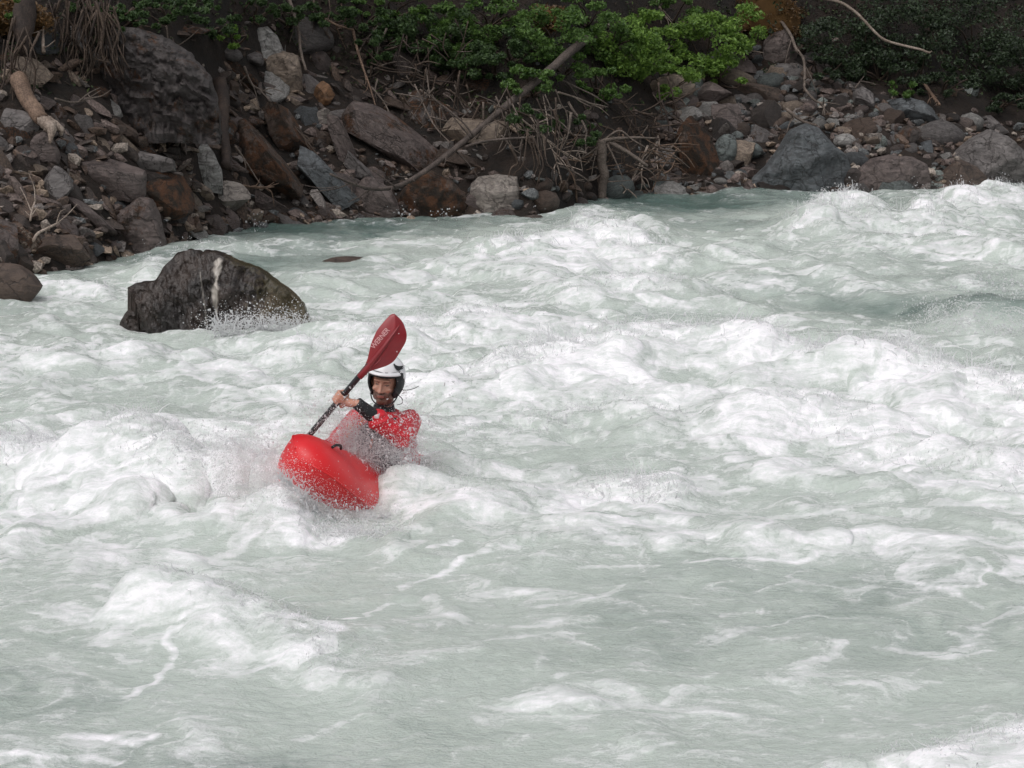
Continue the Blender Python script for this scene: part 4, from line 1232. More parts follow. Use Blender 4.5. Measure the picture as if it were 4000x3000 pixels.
def kayak_sections(nx=80, nt=56):
    L0, L1 = -1.32, 1.32
    xs = np.linspace(-1, 1, nx); xs = np.sign(xs) * (1 - (1 - np.abs(xs)) ** 1.7)
    V = []
    for q in xs:
        x = q * 1.32
        a = abs(q)
        w = .345 * max(1e-4, (1 - a ** 3.4)) ** .50
        if q > 0: keel = -.14 + .20 * a ** 2.8; gun = .135 + .27 * a ** 2.2; deck = .25 + .27 * a ** 1.8
        else: keel = -.10 + .33 * a ** 2.6; gun = .135 + .22 * a ** 2.4; deck = .23 + .15 * a ** 2.0
        # blunt rounded ends
        cl = max(1e-4, (1 - a ** 7)) ** .5
        mid = (keel + deck) / 2
        keel = mid + (keel - mid) * cl; deck = mid + (deck - mid) * cl; gun = mid + (gun - mid) * cl
        for k in range(nt):
            th = 2 * math.pi * k / nt
            c, s = math.cos(th), math.sin(th)
            if s >= 0:
                y = w * np.sign(c) * abs(c) ** 1.0; z = gun + (deck - gun) * abs(s) ** 1.35
            else:
                y = w * np.sign(c) * abs(c) ** .62; z = gun - (gun - keel) * abs(s) ** .80
            V.append((x, y, z))
    V = np.array(V); F = []
    for i in range(nx - 1):
        for k in range(nt):
            k2 = (k + 1) % nt
            F.append((i * nt + k, i * nt + k2, (i + 1) * nt + k2, (i + 1) * nt + k))
    return V, F, nx, nt
KAY_FWD = math.radians(25)      # heading: left of straight towards the camera
KAY_PITCH = math.radians(12.5)
KAY_ROLL = math.radians(-36)
kay_nose = at(1200, 1760, 14.2)
def kay_matrix():
    f = Vector((-math.sin(KAY_FWD) * math.cos(KAY_PITCH), -math.cos(KAY_FWD) * math.cos(KAY_PITCH), math.sin(KAY_PITCH)))
    left = Vector((0, 0, 1)).cross(f).normalized()
    up = f.cross(left)
    R = Matrix((f, left, up)).transposed()
    R = R @ Matrix.Rotation(KAY_ROLL, 3, 'X')
    return Matrix.Translation(kay_nose - R @ Vector((1.32, 0, .37))) @ R.to_4x4()
KM = kay_matrix()
def build_kayak():
    V, F, nx, nt = kayak_sections()
    # a moulded step round the front deck
    root = empty("kayak"); root.matrix_world = KM
    tag(root, "red plastic white-water kayak with its rounded bow lifted out of the foam", "kayak")
    me = bpy.data.meshes.new("hull"); me.from_pydata(V.tolist(), [], F)
    me.polygons.foreach_set("use_smooth", [True] * len(F)); me.update()
    me.set_sharp_from_angle(angle=math.radians(38))
    hull = link("hull", me, RED, root)
    # moulded seam along both gunwales
    for sgn in (-1, 1):
        seam = []
        for q in np.linspace(-.9, .985, 40):
            a = abs(q); w = .345 * max(1e-4, (1 - a ** 3.4)) ** .50
            keel, gun, deck = (-.14 + .20 * a ** 2.8, .135 + .27 * a ** 2.2, .25 + .27 * a ** 1.8) if q > 0 else (-.10 + .33 * a ** 2.6, .135 + .22 * a ** 2.4, .23 + .15 * a ** 2.0)
            cl = max(1e-4, (1 - a ** 7)) ** .5; mid = (keel + deck) / 2
            seam.append((q * 1.32, sgn * w, mid + (gun - mid) * cl))
        link("seam", tube_mesh("seam", seam, [.0075] * len(seam), 6, 0, 0, 2), RED, root)
    # cockpit coaming
    th = np.linspace(0, 2 * math.pi, 41)
    ring = [(-.12 + .42 * math.cos(a), .25 * math.sin(a), .315 + .03 * math.cos(a)) for a in th]
    link("cockpit_rim", tube_mesh("cockpit_rim", ring, [.018] * len(ring), 8, 0, 0, 2), BLACK, root)
    # grab loop at the bow and the stern
    for sx, zz in ((1.0, .405), (-1.05, .32)):
        loop = [(sx - .06, .0, zz), (sx - .03, .0, zz + .022), (sx + .03, .0, zz + .026), (sx + .06, .0, zz + .005)]
        link("grab_loop", tube_mesh("grab_loop", loop, [.009] * 4, 6, 0, 0, 4), BLACK, root)
    return root
kayak = build_kayak()

# ================================================================== PADDLE
PAD_TIP, PAD_THROAT, PAD_LOW = at(1541, 1226, 15.06), at(1424, 1446, 15.02), at(1215, 1692, 15.16)
def build_paddle():
    ax = (PAD_LOW - PAD_THROAT).normalized()
    org = PAD_THROAT
    root = empty("paddle", org)
    tag(root, "kayak paddle with dark red blade and black shaft raised across the paddler", "paddle")
    L = 1.50
    end = ax * L
    sh = [ax * -.05, ax * .3, ax * .75, end]
    link("shaft", tube_mesh("shaft", [p[:] for p in sh], [.019, .019, .019, .019], 14, 0, 0, 3), plain("carbon_shaft", (.010, .010, .012), .3, .6, .3, 90.0), root)
    # worn white tape print near the lower grip
    tp = [ax * .47, ax * .50, ax * .53]
    for k in range(5):
        a = .485 + .012 * k
        c = ax * a + Vector((.0, -.0168, .004 - .003 * (k % 2)))
        bm = bmesh.new(); bmesh.ops.create_cube(bm, size=1.0)
        me = bpy.data.meshes.new("print_mark"); 
        M = Matrix.Translation(c) @ ax.to_track_quat('Z', 'Y').to_matrix().to_4x4() @ Matrix.Diagonal((.012 + .004 * (k % 3), .0016, .006, 1))
        bmesh.ops.transform(bm, matrix=M, verts=bm.verts); bm.to_mesh(me); bm.free()
        link("print_mark", me, WHITEP, root)
    # blade: rows of points between its left and right edge
    Lf = [(1414, 1450), (1434, 1406), (1442, 1374), (1449, 1345), (1467, 1301), (1481, 1279), (1496, 1261), (1512, 1243), (1525, 1230), (1541, 1226)]
    Rt = [(1442, 1452), (1478, 1440), (1512, 1428), (1541, 1408), (1569, 1364), (1584, 1338), (1589, 1310), (1582, 1280), (1568, 1252), (1541, 1226)]
    def rows(E, n):
        E = np.array(E, float); d = np.concatenate([[0], np.cumsum(np.hypot(*np.diff(E, axis=0).T))]); d /= d[-1]
        t = np.linspace(0, 1, n)
        return np.stack([np.interp(t, d, E[:, 0]), np.interp(t, d, E[:, 1])], 1)
    def smooth(E):
        P_, _ = catmull([(x, y, 0) for x, y in E], np.ones(len(E)), 6)
        return [(p_[0], p_[1]) for p_ in P_]
    Lf, Rt = smooth([(1405, 1462)] + Lf), smooth([(1431, 1466)] + Rt)
    n, m = 40, 17
    A, B = rows(Lf, n), rows(Rt, n)
    Vt = []
    for i in range(n):
        t = i / (n - 1)
        d0 = 15.005 + .05 * t
        for j in range(m):
            s = j / (m - 1)
            uv = A[i] * (1 - s) + B[i] * s
            rib = math.exp(-((s - .55) / .07) ** 2) * (1 - t) ** .5
            dep = -.055 * math.sin(math.pi * s) * math.sin(math.pi * min(1, t * .9)) * .5 - .012 * rib + .03 * (s - .5) * math.sin(math.pi * t)
            Vt.append(np.array(at(uv[0], uv[1], d0 - dep * -1 - .0)[:]))
    Vt = np.array(Vt)
    back = Vt + np.array([0, .010, 0])
    F = []
    for i in range(n - 1):
        for j in range(m - 1):
            a, b, c, d = i * m + j, i * m + j + 1, (i + 1) * m + j + 1, (i + 1) * m + j
            F.append((a, b, c, d)); F.append((d + n * m, c + n * m, b + n * m, a + n * m))
    edge = [i * m for i in range(n)] + [(n - 1) * m + j for j in range(1, m)] + [i * m + m - 1 for i in range(n - 2, -1, -1)] + [j for j in range(m - 2, 0, -1)]
    for k in range(len(edge)):
        a, b = edge[k], edge[(k + 1) % len(edge)]
        F.append((a, b, b + n * m, a + n * m))
    allv = np.concatenate([Vt, back]) - np.array(org)
    me = bpy.data.meshes.new("blade"); me.from_pydata(allv.tolist(), [], F)
    me.polygons.foreach_set("use_smooth", [True] * len(F)); me.update()
    bm = bmesh.new(); bm.from_mesh(me); bmesh.ops.remove_doubles(bm, verts=bm.verts, dist=1e-5); bmesh.ops.recalc_face_normals(bm, faces=bm.faces); bm.to_mesh(me); bm.free()
    me.set_sharp_from_angle(angle=math.radians(50))
    bl = link("blade", me, plain("blade_red", (.235, .012, .018), .32, .5, .18, 30.0), root)
    # spine running up the blade
    sp = [at(1405, 1472, 15.02), at(1428, 1447, 15.005), at(1462, 1405, 14.995), at(1500, 1355, 14.99), at(1540, 1300, 15.01), at(1562, 1268, 15.035)]
    link("spine", tube_mesh("spine", [(p - org)[:] for p in sp], [.0205, .020, .017, .013, .009, .004], 10, 0, 0, 4), plain("spine_red", (.19, .010, .015), .35, .5, .18, 30.0), bl)
    # lower blade, below the surface
    me2 = me.copy()
    lo = link("blade", me2, None, root)
    lo.matrix_basis = Matrix.Translation(end) @ Matrix.Rotation(math.radians(180), 4, 'Y') @ Matrix.Rotation(math.radians(75), 4, 'Y')
    # lettering
    cu = bpy.data.curves.new("lettering", 'FONT')
    cu.body = "WERNER"; cu.size = .043; cu.extrude = .0008; cu.space_character = .92; cu.align_x = 'CENTER'; cu.align_y = 'CENTER'
    tmp = bpy.data.objects.new("tmp", cu); COL.objects.link(tmp)
    dg = bpy.context.evaluated_depsgraph_get()
    mt = bpy.data.meshes.new_from_object(tmp.evaluated_get(dg)); mt.name = "lettering"
    bpy.data.objects.remove(tmp, do_unlink=True)
    p0, p1 = at(1452, 1360, 15.0), at(1512, 1290, 15.0)
    xd = (p1 - p0).normalized(); nd = Vector((0, -1, .12)).normalized(); nd = (nd - xd * nd.dot(xd)).normalized(); yd = nd.cross(xd)
    c = at(1485, 1324, 14.985)
    M = Matrix((xd, yd, nd)).transposed().to_4x4(); M.translation = c - org
    M = M @ Matrix.Diagonal((.95, 1.1, 1, 1))
    lt = link("lettering", mt, plain("print_pink", (.62, .36, .36), .5, .3), bl)
    # lay the letters onto the blade's face
    bl_bvh = __import__("mathutils.bvhtree", fromlist=["BVHTree"]).BVHTree.FromPolygons([Vector(v) for v in allv], [tuple(f) for f in F])
    for v in mt.vertices:
        q = M @ v.co
        h = bl_bvh.ray_cast(q + Vector((0, -.2, 0)), Vector((0, 1, 0)))
        if h[0] is not None: v.co = h[0] + Vector((0, -.0025 - .0008 * (1 if v.co.z > 0 else 0), 0))
        else: v.co = q
    mt.update()
    return root
WHITEP = plain("white_print", (.75, .74, .74), .5, .3, .1)
paddle = build_paddle()

# ================================================================== PADDLER
def ball_vf(c, M, sub=3):
    v, f = ico(sub)
    return v @ np.array(M).T + np.array(c), f
def cap_vf(p0, p1, r0, r1, n=16, m=6):
    p0, p1 = np.array(p0, float), np.array(p1, float)
    T = p1 - p0; L = np.linalg.norm(T); T = T / L
    N = np.cross(T, [0.3, .8, .52]); N /= np.linalg.norm(N); B = np.cross(T, N)
    rings = []
    for k in range(m + 1):
        a = math.pi / 2 * k / m
        rings.append((p0 - T * r0 * math.cos(a), max(r0 * math.sin(a), 1e-4)))
    for k in range(m + 1):
        a = math.pi / 2 * (1 - k / m)
        rings.append((p1 + T * r1 * math.cos(a), max(r1 * math.sin(a), 1e-4)))
    V = []; F = []
    for c, r in rings:
        for k in range(n):
            a = 2 * math.pi * k / n
            V.append(c + r * (math.cos(a) * N + math.sin(a) * B))
    for i in range(len(rings) - 1):
        for k in range(n):
            k2 = (k + 1) % n
            F.append((i * n + k, i * n + k2, (i + 1) * n + k2)); F.append((i * n + k, (i + 1) * n + k2, (i + 1) * n + k))
    return np.array(V), np.array(F)
def fuse(name, parts, voxel, smooth=4):
    """one continuous skin over overlapping volumes"""
    VV, FF, off = [], [], 0
    for v, f in parts:
        VV.append(v); FF.append(np.asarray(f) + off); off += len(v)
    me = mesh_np(name, np.concatenate(VV), np.concatenate(FF))
    o = bpy.data.objects.new("tmp", me); COL.objects.link(o)
    m = o.modifiers.new("r", 'REMESH'); m.mode = 'VOXEL'; m.voxel_size = voxel; m.use_smooth_shade = True
    if smooth:
        s = o.modifiers.new("s", 'SMOOTH'); s.iterations = smooth; s.factor = .5
    dg = bpy.context.evaluated_depsgraph_get()
    out = bpy.data.meshes.new_from_object(o.evaluated_get(dg)); out.name = name
    bpy.data.objects.remove(o, do_unlink=True); bpy.data.meshes.remove(me)
    return out
def A(u, v, d): return np.array(at(u, v, d)[:])
J = dict(pel=A(1512, 1850, 15.52), chest=A(1498, 1700, 15.47), neck=A(1500, 1618, 15.44), head=A(1506, 1497, 15.40),
         ls=A(1592, 1652, 15.50), le=A(1572, 1716, 15.15), lw=A(1398, 1578, 15.04), rs=A(1398, 1640, 15.45), re=A(1300, 1760, 15.32), rw=A(1180, 1752, 15.16))
# head frame: it looks towards the camera and a little to the left and down
hf = Vector((-.24, -.96, -.08)).normalized(); hu = Vector((.10, -.05, 1.0)); hu = (hu - hf * hu.dot(hf)).normalized(); hl = hu.cross(hf)   # hl: his left (image right)
HM = np.array(Matrix((hl, hf, hu)).transposed())          # columns: left, forward, up
HS = 1.12
def hp(l, f, u): return J['head'] + HM @ (HS * np.array([l, f, u]))
def hball(c, r, sub=3): return ball_vf(hp(*c), HM @ np.diag(r) * HS, sub)
def build_person():
    root = empty("person", J['pel'])
    tag(root, "kayaker in white helmet and red jacket paddling through the foam", "person")
    R0 = J['pel']
    # ---------------- bare body: head, neck, trunk, arms, hands in one skin
    parts = [hball((0, -.012, .03), (.075, .094, .100)), hball((0, .028, -.030), (.064, .062, .078)), hball((0, .046, -.088), (.036, .036, .030)),   # skull, face, chin
             hball((.038, .022, -.065), (.026, .04, .034)), hball((-.038, .022, -.065), (.026, .04, .034)),                                          # jaw
             hball((.036, .066, -.018), (.022, .018, .015)), hball((-.036, .066, -.018), (.022, .018, .015)),                                        # cheekbones
             hball((0, .078, .035), (.052, .016, .012)),                                                                                               # brow
             cap_vf(hp(0, .090, .018), hp(0, .112, -.026), .008, .012), hball((.011, .098, -.030), (.009, .010, .008), 2), hball((-.011, .098, -.030), (.009, .010, .008), 2),
             hball((0, .088, -.052), (.024, .010, .006), 2), hball((0, .086, -.063), (.021, .010, .007), 2),
             hball((.078, -.01, -.005), (.012, .024, .032), 2), hball((-.078, -.01, -.005), (.012, .024, .032), 2),
             cap_vf(hp(0, -.015, -.06), J['neck'], .055, .062), cap_vf(J['neck'], J['chest'], .07, .13), cap_vf(J['chest'], J['pel'], .14, .15),
             cap_vf(J['neck'] + [0, 0, -.03], J['ls'], .05, .06), cap_vf(J['neck'] + [0, 0, -.03], J['rs'], .05, .06),
             cap_vf(J['ls'], J['le'], .052, .044), cap_vf(J['le'], J['lw'], .043, .029), cap_vf(J['rs'], J['re'], .052, .044), cap_vf(J['re'], J['rw'], .043, .029)]
    axd = np.array((PAD_LOW - PAD_THROAT).normalized()); org = np.array(PAD_THROAT)
    for (wr, s0, right) in ((J['lw'], None, False), (J['rw'], None, True)):
        s0 = (A(1336, 1563, 15.08) - org) @ axd if not right else ((J['rw'] - org) @ axd + .02)
        c = org + axd * s0
        e1 = np.array([0, -1, .12]); e1 -= axd * (e1 @ axd); e1 /= np.linalg.norm(e1)          # towards the camera
        e2 = np.cross(axd, e1); e2 = e2 if e2[0] > 0 else -e2                                   # to the right in the picture
        def q(an, r, s): return c + axd * s + r * (math.cos(an) * e1 + math.sin(an) * e2)
        D = math.radians
        # palm behind the shaft, wrist at the lower right
        parts.append(cap_vf(q(D(150), .036, -.030), q(D(150), .036, .034), .018, .017))
        parts.append(cap_vf(q(D(205), .036, -.034), q(D(205), .036, .032), .016, .015))
        parts.append(cap_vf(q(D(110), .034, -.022), q(D(110), .036, .036), .017, .019))
        parts.append(cap_vf(q(D(130), .040, .012), wr, .028, .028))
        for i, (s, ln) in enumerate(((-.034, 1.0), (-.0125, 1.06), (.009, 1.0), (.029, .86))):
            r = .0098 - .0006 * i
            k0, k1, k2, k3 = q(D(212), .037, s), q(D(278), .0385, s + .002), q(D(278 + 62 * ln), .030, s + .003), q(D(278 + 112 * ln), .0265, s + .003)
            parts += [cap_vf(k0, k1, r * 1.12, r * 1.05), cap_vf(k1, k2, r * 1.05, r * .95), cap_vf(k2, k3, r * .95, r * .85)]
        parts += [cap_vf(q(D(105), .036, .020), q(D(62), .034, -.004), .0135, .0120), cap_vf(q(D(62), .034, -.004), q(D(18), .029, -.022), .0115, .0095)]
    body = fuse("body", parts, .0060, 1)
    P = np.array([v.co[:] for v in body.vertices])
    loc = (P - J['head']) @ HM / HS                                # head coordinates of every vertex
    l, f, u = loc.T
    near = np.linalg.norm(loc, axis=1) < .19
    nz = perlin3(P * 55, 3)
    beard = near & (f > -.03) & (u < -.034 + .010 * nz) & (u > -.17) & ~((np.abs(l) < .020) & (np.abs(u + .058) < .0075) & (f > .07))
    mous = near & (f > .07) & (np.abs(l) < .030) & (np.abs(u + .043) < .006)
    brow = near & (f > .055) & (np.abs(np.abs(l) - .030) < .019) & (np.abs(u - .027 + .08 * np.abs(np.abs(l) - .028)) < .0055)
    eye = near & (f > .05) & (((np.abs(l) - .030) / .012) ** 2 + ((u - .008) / .0048) ** 2 < 1)
    lip = near & (f > .075) & (np.abs(l) < .022) & (np.abs(u + .058) < .0075)
    fattr(body, "beard", np.clip((beard | mous).astype(float) * (.80 + .25 * nz), 0, 1)); fattr(body, "dark", (brow * .6 + eye * .85).clip(0, 1)); fattr(body, "lip", lip.astype(float))
    t = NT("skin")
    tc = t.n("ShaderNodeTexCoord").outputs["Object"]
    n1 = t.noise(tc, 30.0, 4.0, .6).outputs[0]
    c = t.mix(n1, (.40, .185, .125), (.56, .30, .22))
    c = t.mix(t.math('MULTIPLY', t.attr("lip").outputs["Fac"], .7), c, (.36, .12, .10))
    c = t.mix(t.attr("beard").outputs["Fac"], c, (.065, .040, .030))
    c = t.mix(t.attr("dark").outputs["Fac"], c, (.05, .028, .022))
    p = t.principled(Base_Color=c, Roughness=.42, Normal=t.bump(n1, .15, .005))
    p.inputs["Subsurface Weight"].default_value = .12; p.inputs["Subsurface Radius"].default_value = (.012, .005, .003)
    t.surf(p.outputs[0])
    body.transform(Matrix.Translation(-Vector(R0)))
    link("body", body, t.m, root)
    # ---------------- red dry jacket with creases
    jk = [cap_vf(J['neck'] + [0, 0, -.075], J['chest'], .115, .165), cap_vf(J['chest'], J['pel'], .165, .175), cap_vf(J['chest'] + [.03, .0, 0], J['pel'] + [.05, 0, .1], .17, .16),
          cap_vf(J['neck'] + [0, 0, -.085], J['ls'], .075, .082), cap_vf(J['neck'] + [0, 0, -.085], J['rs'], .075, .082),
          cap_vf(J['ls'], J['le'], .083, .070), cap_vf(J['le'], J['le'] * .42 + J['lw'] * .58, .070, .058), cap_vf(J['rs'], J['re'], .083, .068), cap_vf(J['re'], J['re'] * .42 + J['rw'] * .58, .068, .050)]
    jm = fuse("jacket", jk, .0085, 2)
    P = np.array([v.co[:] for v in jm.vertices]); N = np.array([v.normal[:] for v in jm.vertices])
    Pw = P + .03 * np.stack([perlin3(P * 7, 1), perlin3(P * 7, 2), perlin3(P * 7, 3)], 1)
    wr = np.maximum(0, 1 - 3.0 * np.abs(perlin3(Pw * np.array([7, 6, 13]), 9)))
    P = P + N * (.013 * wr + .012 * fbm3(Pw * 9, 3, 5))[:, None]
    jm.vertices.foreach_set("co", (P - R0).astype(np.float32).ravel()); jm.update()
    link("jacket", jm, plain("red_nylon", (.52, .008, .020), .38, .5, .25, 60.0, .25), root)
    # ---------------- black wrist cuffs
    for a, b in (('le', 'lw'), ('re', 'rw')):
        p0 = J[a] * .46 + J[b] * .54; p1 = J[a] * -.03 + J[b] * 1.03
        link("cuff", tube_mesh("cuff", np.array([p0, p0 * .6 + p1 * .4, p1]) - R0, [.048, .046, .040], 14, .03, 3), BLACK, root)
    # ---------------- life vest over the jacket, with orange straps
    fw = np.array([-math.sin(KAY_FWD), -math.cos(KAY_FWD), 0]); sd = np.array([math.cos(KAY_FWD), -math.sin(KAY_FWD), 0])
    vest = [cap_vf(J['chest'] + fw * .035 + [0, 0, -.01], J['chest'] * .30 + J['pel'] * .70 + fw * .035, .168, .176)]
    for s in (-1, 1):
        vest.append(cap_vf(J['neck'] + sd * .095 * s + [0, 0, -.04] + fw * .03, J['chest'] + fw * .14 + sd * .085 * s, .034, .050))
    vm = fuse("life_vest", vest, .011, 2); vm.transform(Matrix.Translation(-Vector(R0)))
    vest_o = link("life_vest", vm, plain("vest_charcoal", (.035, .034, .037), .7, .3, .3, 30.0, .3), root)
    ORANGE = plain("orange_webbing", (.75, .17, .035), .6, .3, .15, 40.0)
    for pts in ([(1428, 1618), (1418, 1640), (1404, 1662)], [(1372, 1668), (1362, 1690), (1352, 1708)], [(1455, 1716), (1450, 1735), (1445, 1752)], [(1408, 1620), (1432, 1630)], [(1352, 1668), (1380, 1660)]):
        Q = np.array([A(x, y, 15.20) for x, y in pts]) - R0
        link("strap", tube_mesh("strap", Q, [.0075] * len(Q), 6, .1, 2), ORANGE, vest_o)
    # ---------------- spray skirt
    V = []; F = []
    KMn = np.array(KM)
    n = 36
    for i in range(7):
        t_ = i / 6
        for k in range(n):
            a = 2 * math.pi * k / n
            c = np.array([-.12 + .42 * math.cos(a), .25 * math.sin(a), .325 + .03 * math.cos(a), 1]); o_ = (KMn @ c)[:3]
            i_ = J['pel'] + np.array([0, 0, .13]) + fw * .17 * math.cos(a) + sd * -.17 * math.sin(a)
            V.append(o_ * (1 - t_) + i_ * t_ + np.array([0, 0, .02 * math.sin(5 * a) * t_ * (1 - t_)]) - R0)
    for i in range(6):
        for k in range(n):
            k2 = (k + 1) % n
            F.append((i * n + k, i * n + k2, (i + 1) * n + k2, (i + 1) * n + k))
    me = bpy.data.meshes.new("spray_skirt"); me.from_pydata([tuple(x) for x in V], [], F); me.polygons.foreach_set("use_smooth", [True] * len(F)); me.update()
    link("spray_skirt", me, BLACK, root)
    # ---------------- neck gasket
    link("collar", tube_mesh("collar", np.array([J['neck'] + [0, 0, .065], J['neck'] + [0, 0, -.035]]) - R0, [.066, .092], 16, .02, 1), BLACK, root)
    # ---------------- helmet
    hroot = empty("helmet", (0, 0, 0)); hroot.parent = root
    v, f_ = ico(5)
    keep_shell = []
    def shell(name, r, cen, test, mat, thick=.008, nick=0.0):
        vv = v.copy()
        side = np.abs(vv[:, 0])
        pts = vv * np.array(r) + np.array(cen)
        ok = test(pts)
        fk = [t for t in f_ if ok[t[0]] and ok[t[1]] and ok[t[2]]]
        used = sorted({i for t in fk for i in t}); mp = {a: b for b, a in enumerate(used)}
        W = (pts[used] @ HM.T) * HS + J['head'] - R0
        m = bpy.data.meshes.new(name); m.from_pydata([tuple(x) for x in W], [], [tuple(mp[i] for i in t) for t in fk])
        m.polygons.foreach_set("use_smooth", [True] * len(fk)); m.update()
        o = link(name, m, mat, hroot)
        so = o.modifiers.new("solid", 'SOLIDIFY'); so.thickness = thick; so.offset = -1
        return o
    def t_shell(p):
        lo = np.where(p[:, 1] > .02, .074, np.where(p[:, 1] > -.05, .074 - (0.02 - p[:, 1]) / .07 * .095, -.03))
        return p[:, 2] > lo
    shell("shell", (.101, .122, .117), (0, -.014, .042), t_shell, plain("helmet_white", (.74, .73, .75), .25, .5, .05, 30.0))
    def t_pad(p): return (p[:, 2] > -.078 + .35 * np.abs(p[:, 1] + .0)) & (p[:, 1] < .062 - .12 * (p[:, 2] < -.02) * np.abs(p[:, 2] + .02)) & (np.abs(p[:, 0]) > .055) & (p[:, 2] < .075)
    shell("ear_pad", (.096, .115, .118), (0, -.012, .020), lambda p: t_pad(p) & (p[:, 0] > 0), BLACK, .012)
    shell("ear_pad", (.096, .115, .118), (0, -.012, .020), lambda p: t_pad(p) & (p[:, 0] < 0), BLACK, .012)
    shell("brow_pad", (.099, .123, .118), (0, -.012, .034), lambda p: (p[:, 1] > .0) & (p[:, 2] > .056) & (p[:, 2] < .090), BLACK, .012)
    # short peak
    Vp, Fp = [], []
    for i, aa in enumerate(np.linspace(-1.05, 1.05, 17)):
        for r_, z_ in ((.116, .092), (.138, .080), (.139, .073), (.113, .078)):
            Vp.append((hp(math.sin(aa) * r_ * .86, math.cos(aa) * r_ - .012, z_)) - R0)
    for i in range(16):
        for k in range(4):
            k2 = (k + 1) % 4
            Fp.append((i * 4 + k, i * 4 + k2, i * 4 + 4 + k2, i * 4 + 4 + k))
    m = bpy.data.meshes.new("peak"); m.from_pydata([tuple(x) for x in Vp], [], Fp); m.polygons.foreach_set("use_smooth", [True] * len(Fp)); m.update()
    link("peak", m, bpy.data.materials["helmet_white"], hroot)
    # vents and the black curved mark on the shell
    def onshell(l_, u_, out=.002):
        x = np.clip(1 - (l_ / .101) ** 2 - ((u_ - .042) / .117) ** 2, 0, 1) ** .5
        nv = np.array([l_ / .101 ** 2, x / .122, (u_ - .042) / .117 ** 2]); nv /= np.linalg.norm(nv)
        return hp(*(np.array([l_, -.014 + .122 * x, u_]) + nv * .0112))
    def decal(name, pts, wid, mat):
        Vd, Fd = [], []
        for k, ((a, b), w) in enumerate(zip(pts, wid)):
            Vd.append(onshell(a, b - w / 2) - R0); Vd.append(onshell(a, b + w / 2) - R0)
        for k in range(len(pts) - 1):
            Fd.append((2 * k, 2 * k + 2, 2 * k + 3, 2 * k + 1))
        m_ = bpy.data.meshes.new(name); m_.from_pydata([tuple(x) for x in Vd], [], Fd); m_.update()
        return link(name, m_, mat, hroot)
    decal("emblem", [(.048, .128), (.058, .117), (.067, .109), (.075, .104), (.081, .103), (.085, .107)], [.005, .011, .017, .020, .017, .006], BLACK)
    for k in range(3):
        decal("vent", [(.072 + .006 * k, .075 + .012 * k), (.080 + .004 * k, .077 + .012 * k)], [.006, .006], BLACK)
    decal("vent", [(.004, .080), (.02, .080), (.032, .078)], [.003, .006, .003], BLACK)
    # chin strap and a loose cord blown out to the right
    link("chin_strap", tube_mesh("chin_strap", np.array([hp(.088, .0, -.04), hp(.062, .035, -.10), hp(.0, .055, -.122), hp(-.062, .035, -.10), hp(-.088, .0, -.04)]) - R0, [.0045] * 5, 6, 0, 0, 5), BLACK, hroot)
    link("cord", tube_mesh("cord", np.array([A(1548, 1518, 15.38), A(1585, 1524, 15.35), A(1615, 1518, 15.34), A(1636, 1508, 15.34)]) - R0, [.003, .0028, .0025, .002], 5, 0, 0, 5), BLACK, hroot)
    link("cord", tube_mesh("cord", np.array([A(1546, 1538, 15.36), A(1570, 1556, 15.33), A(1570, 1575, 15.33), A(1550, 1582, 15.33)]) - R0, [.003, .0028, .0025, .002], 5, 0, 0, 5), BLACK, hroot)
    return root
person = build_person()
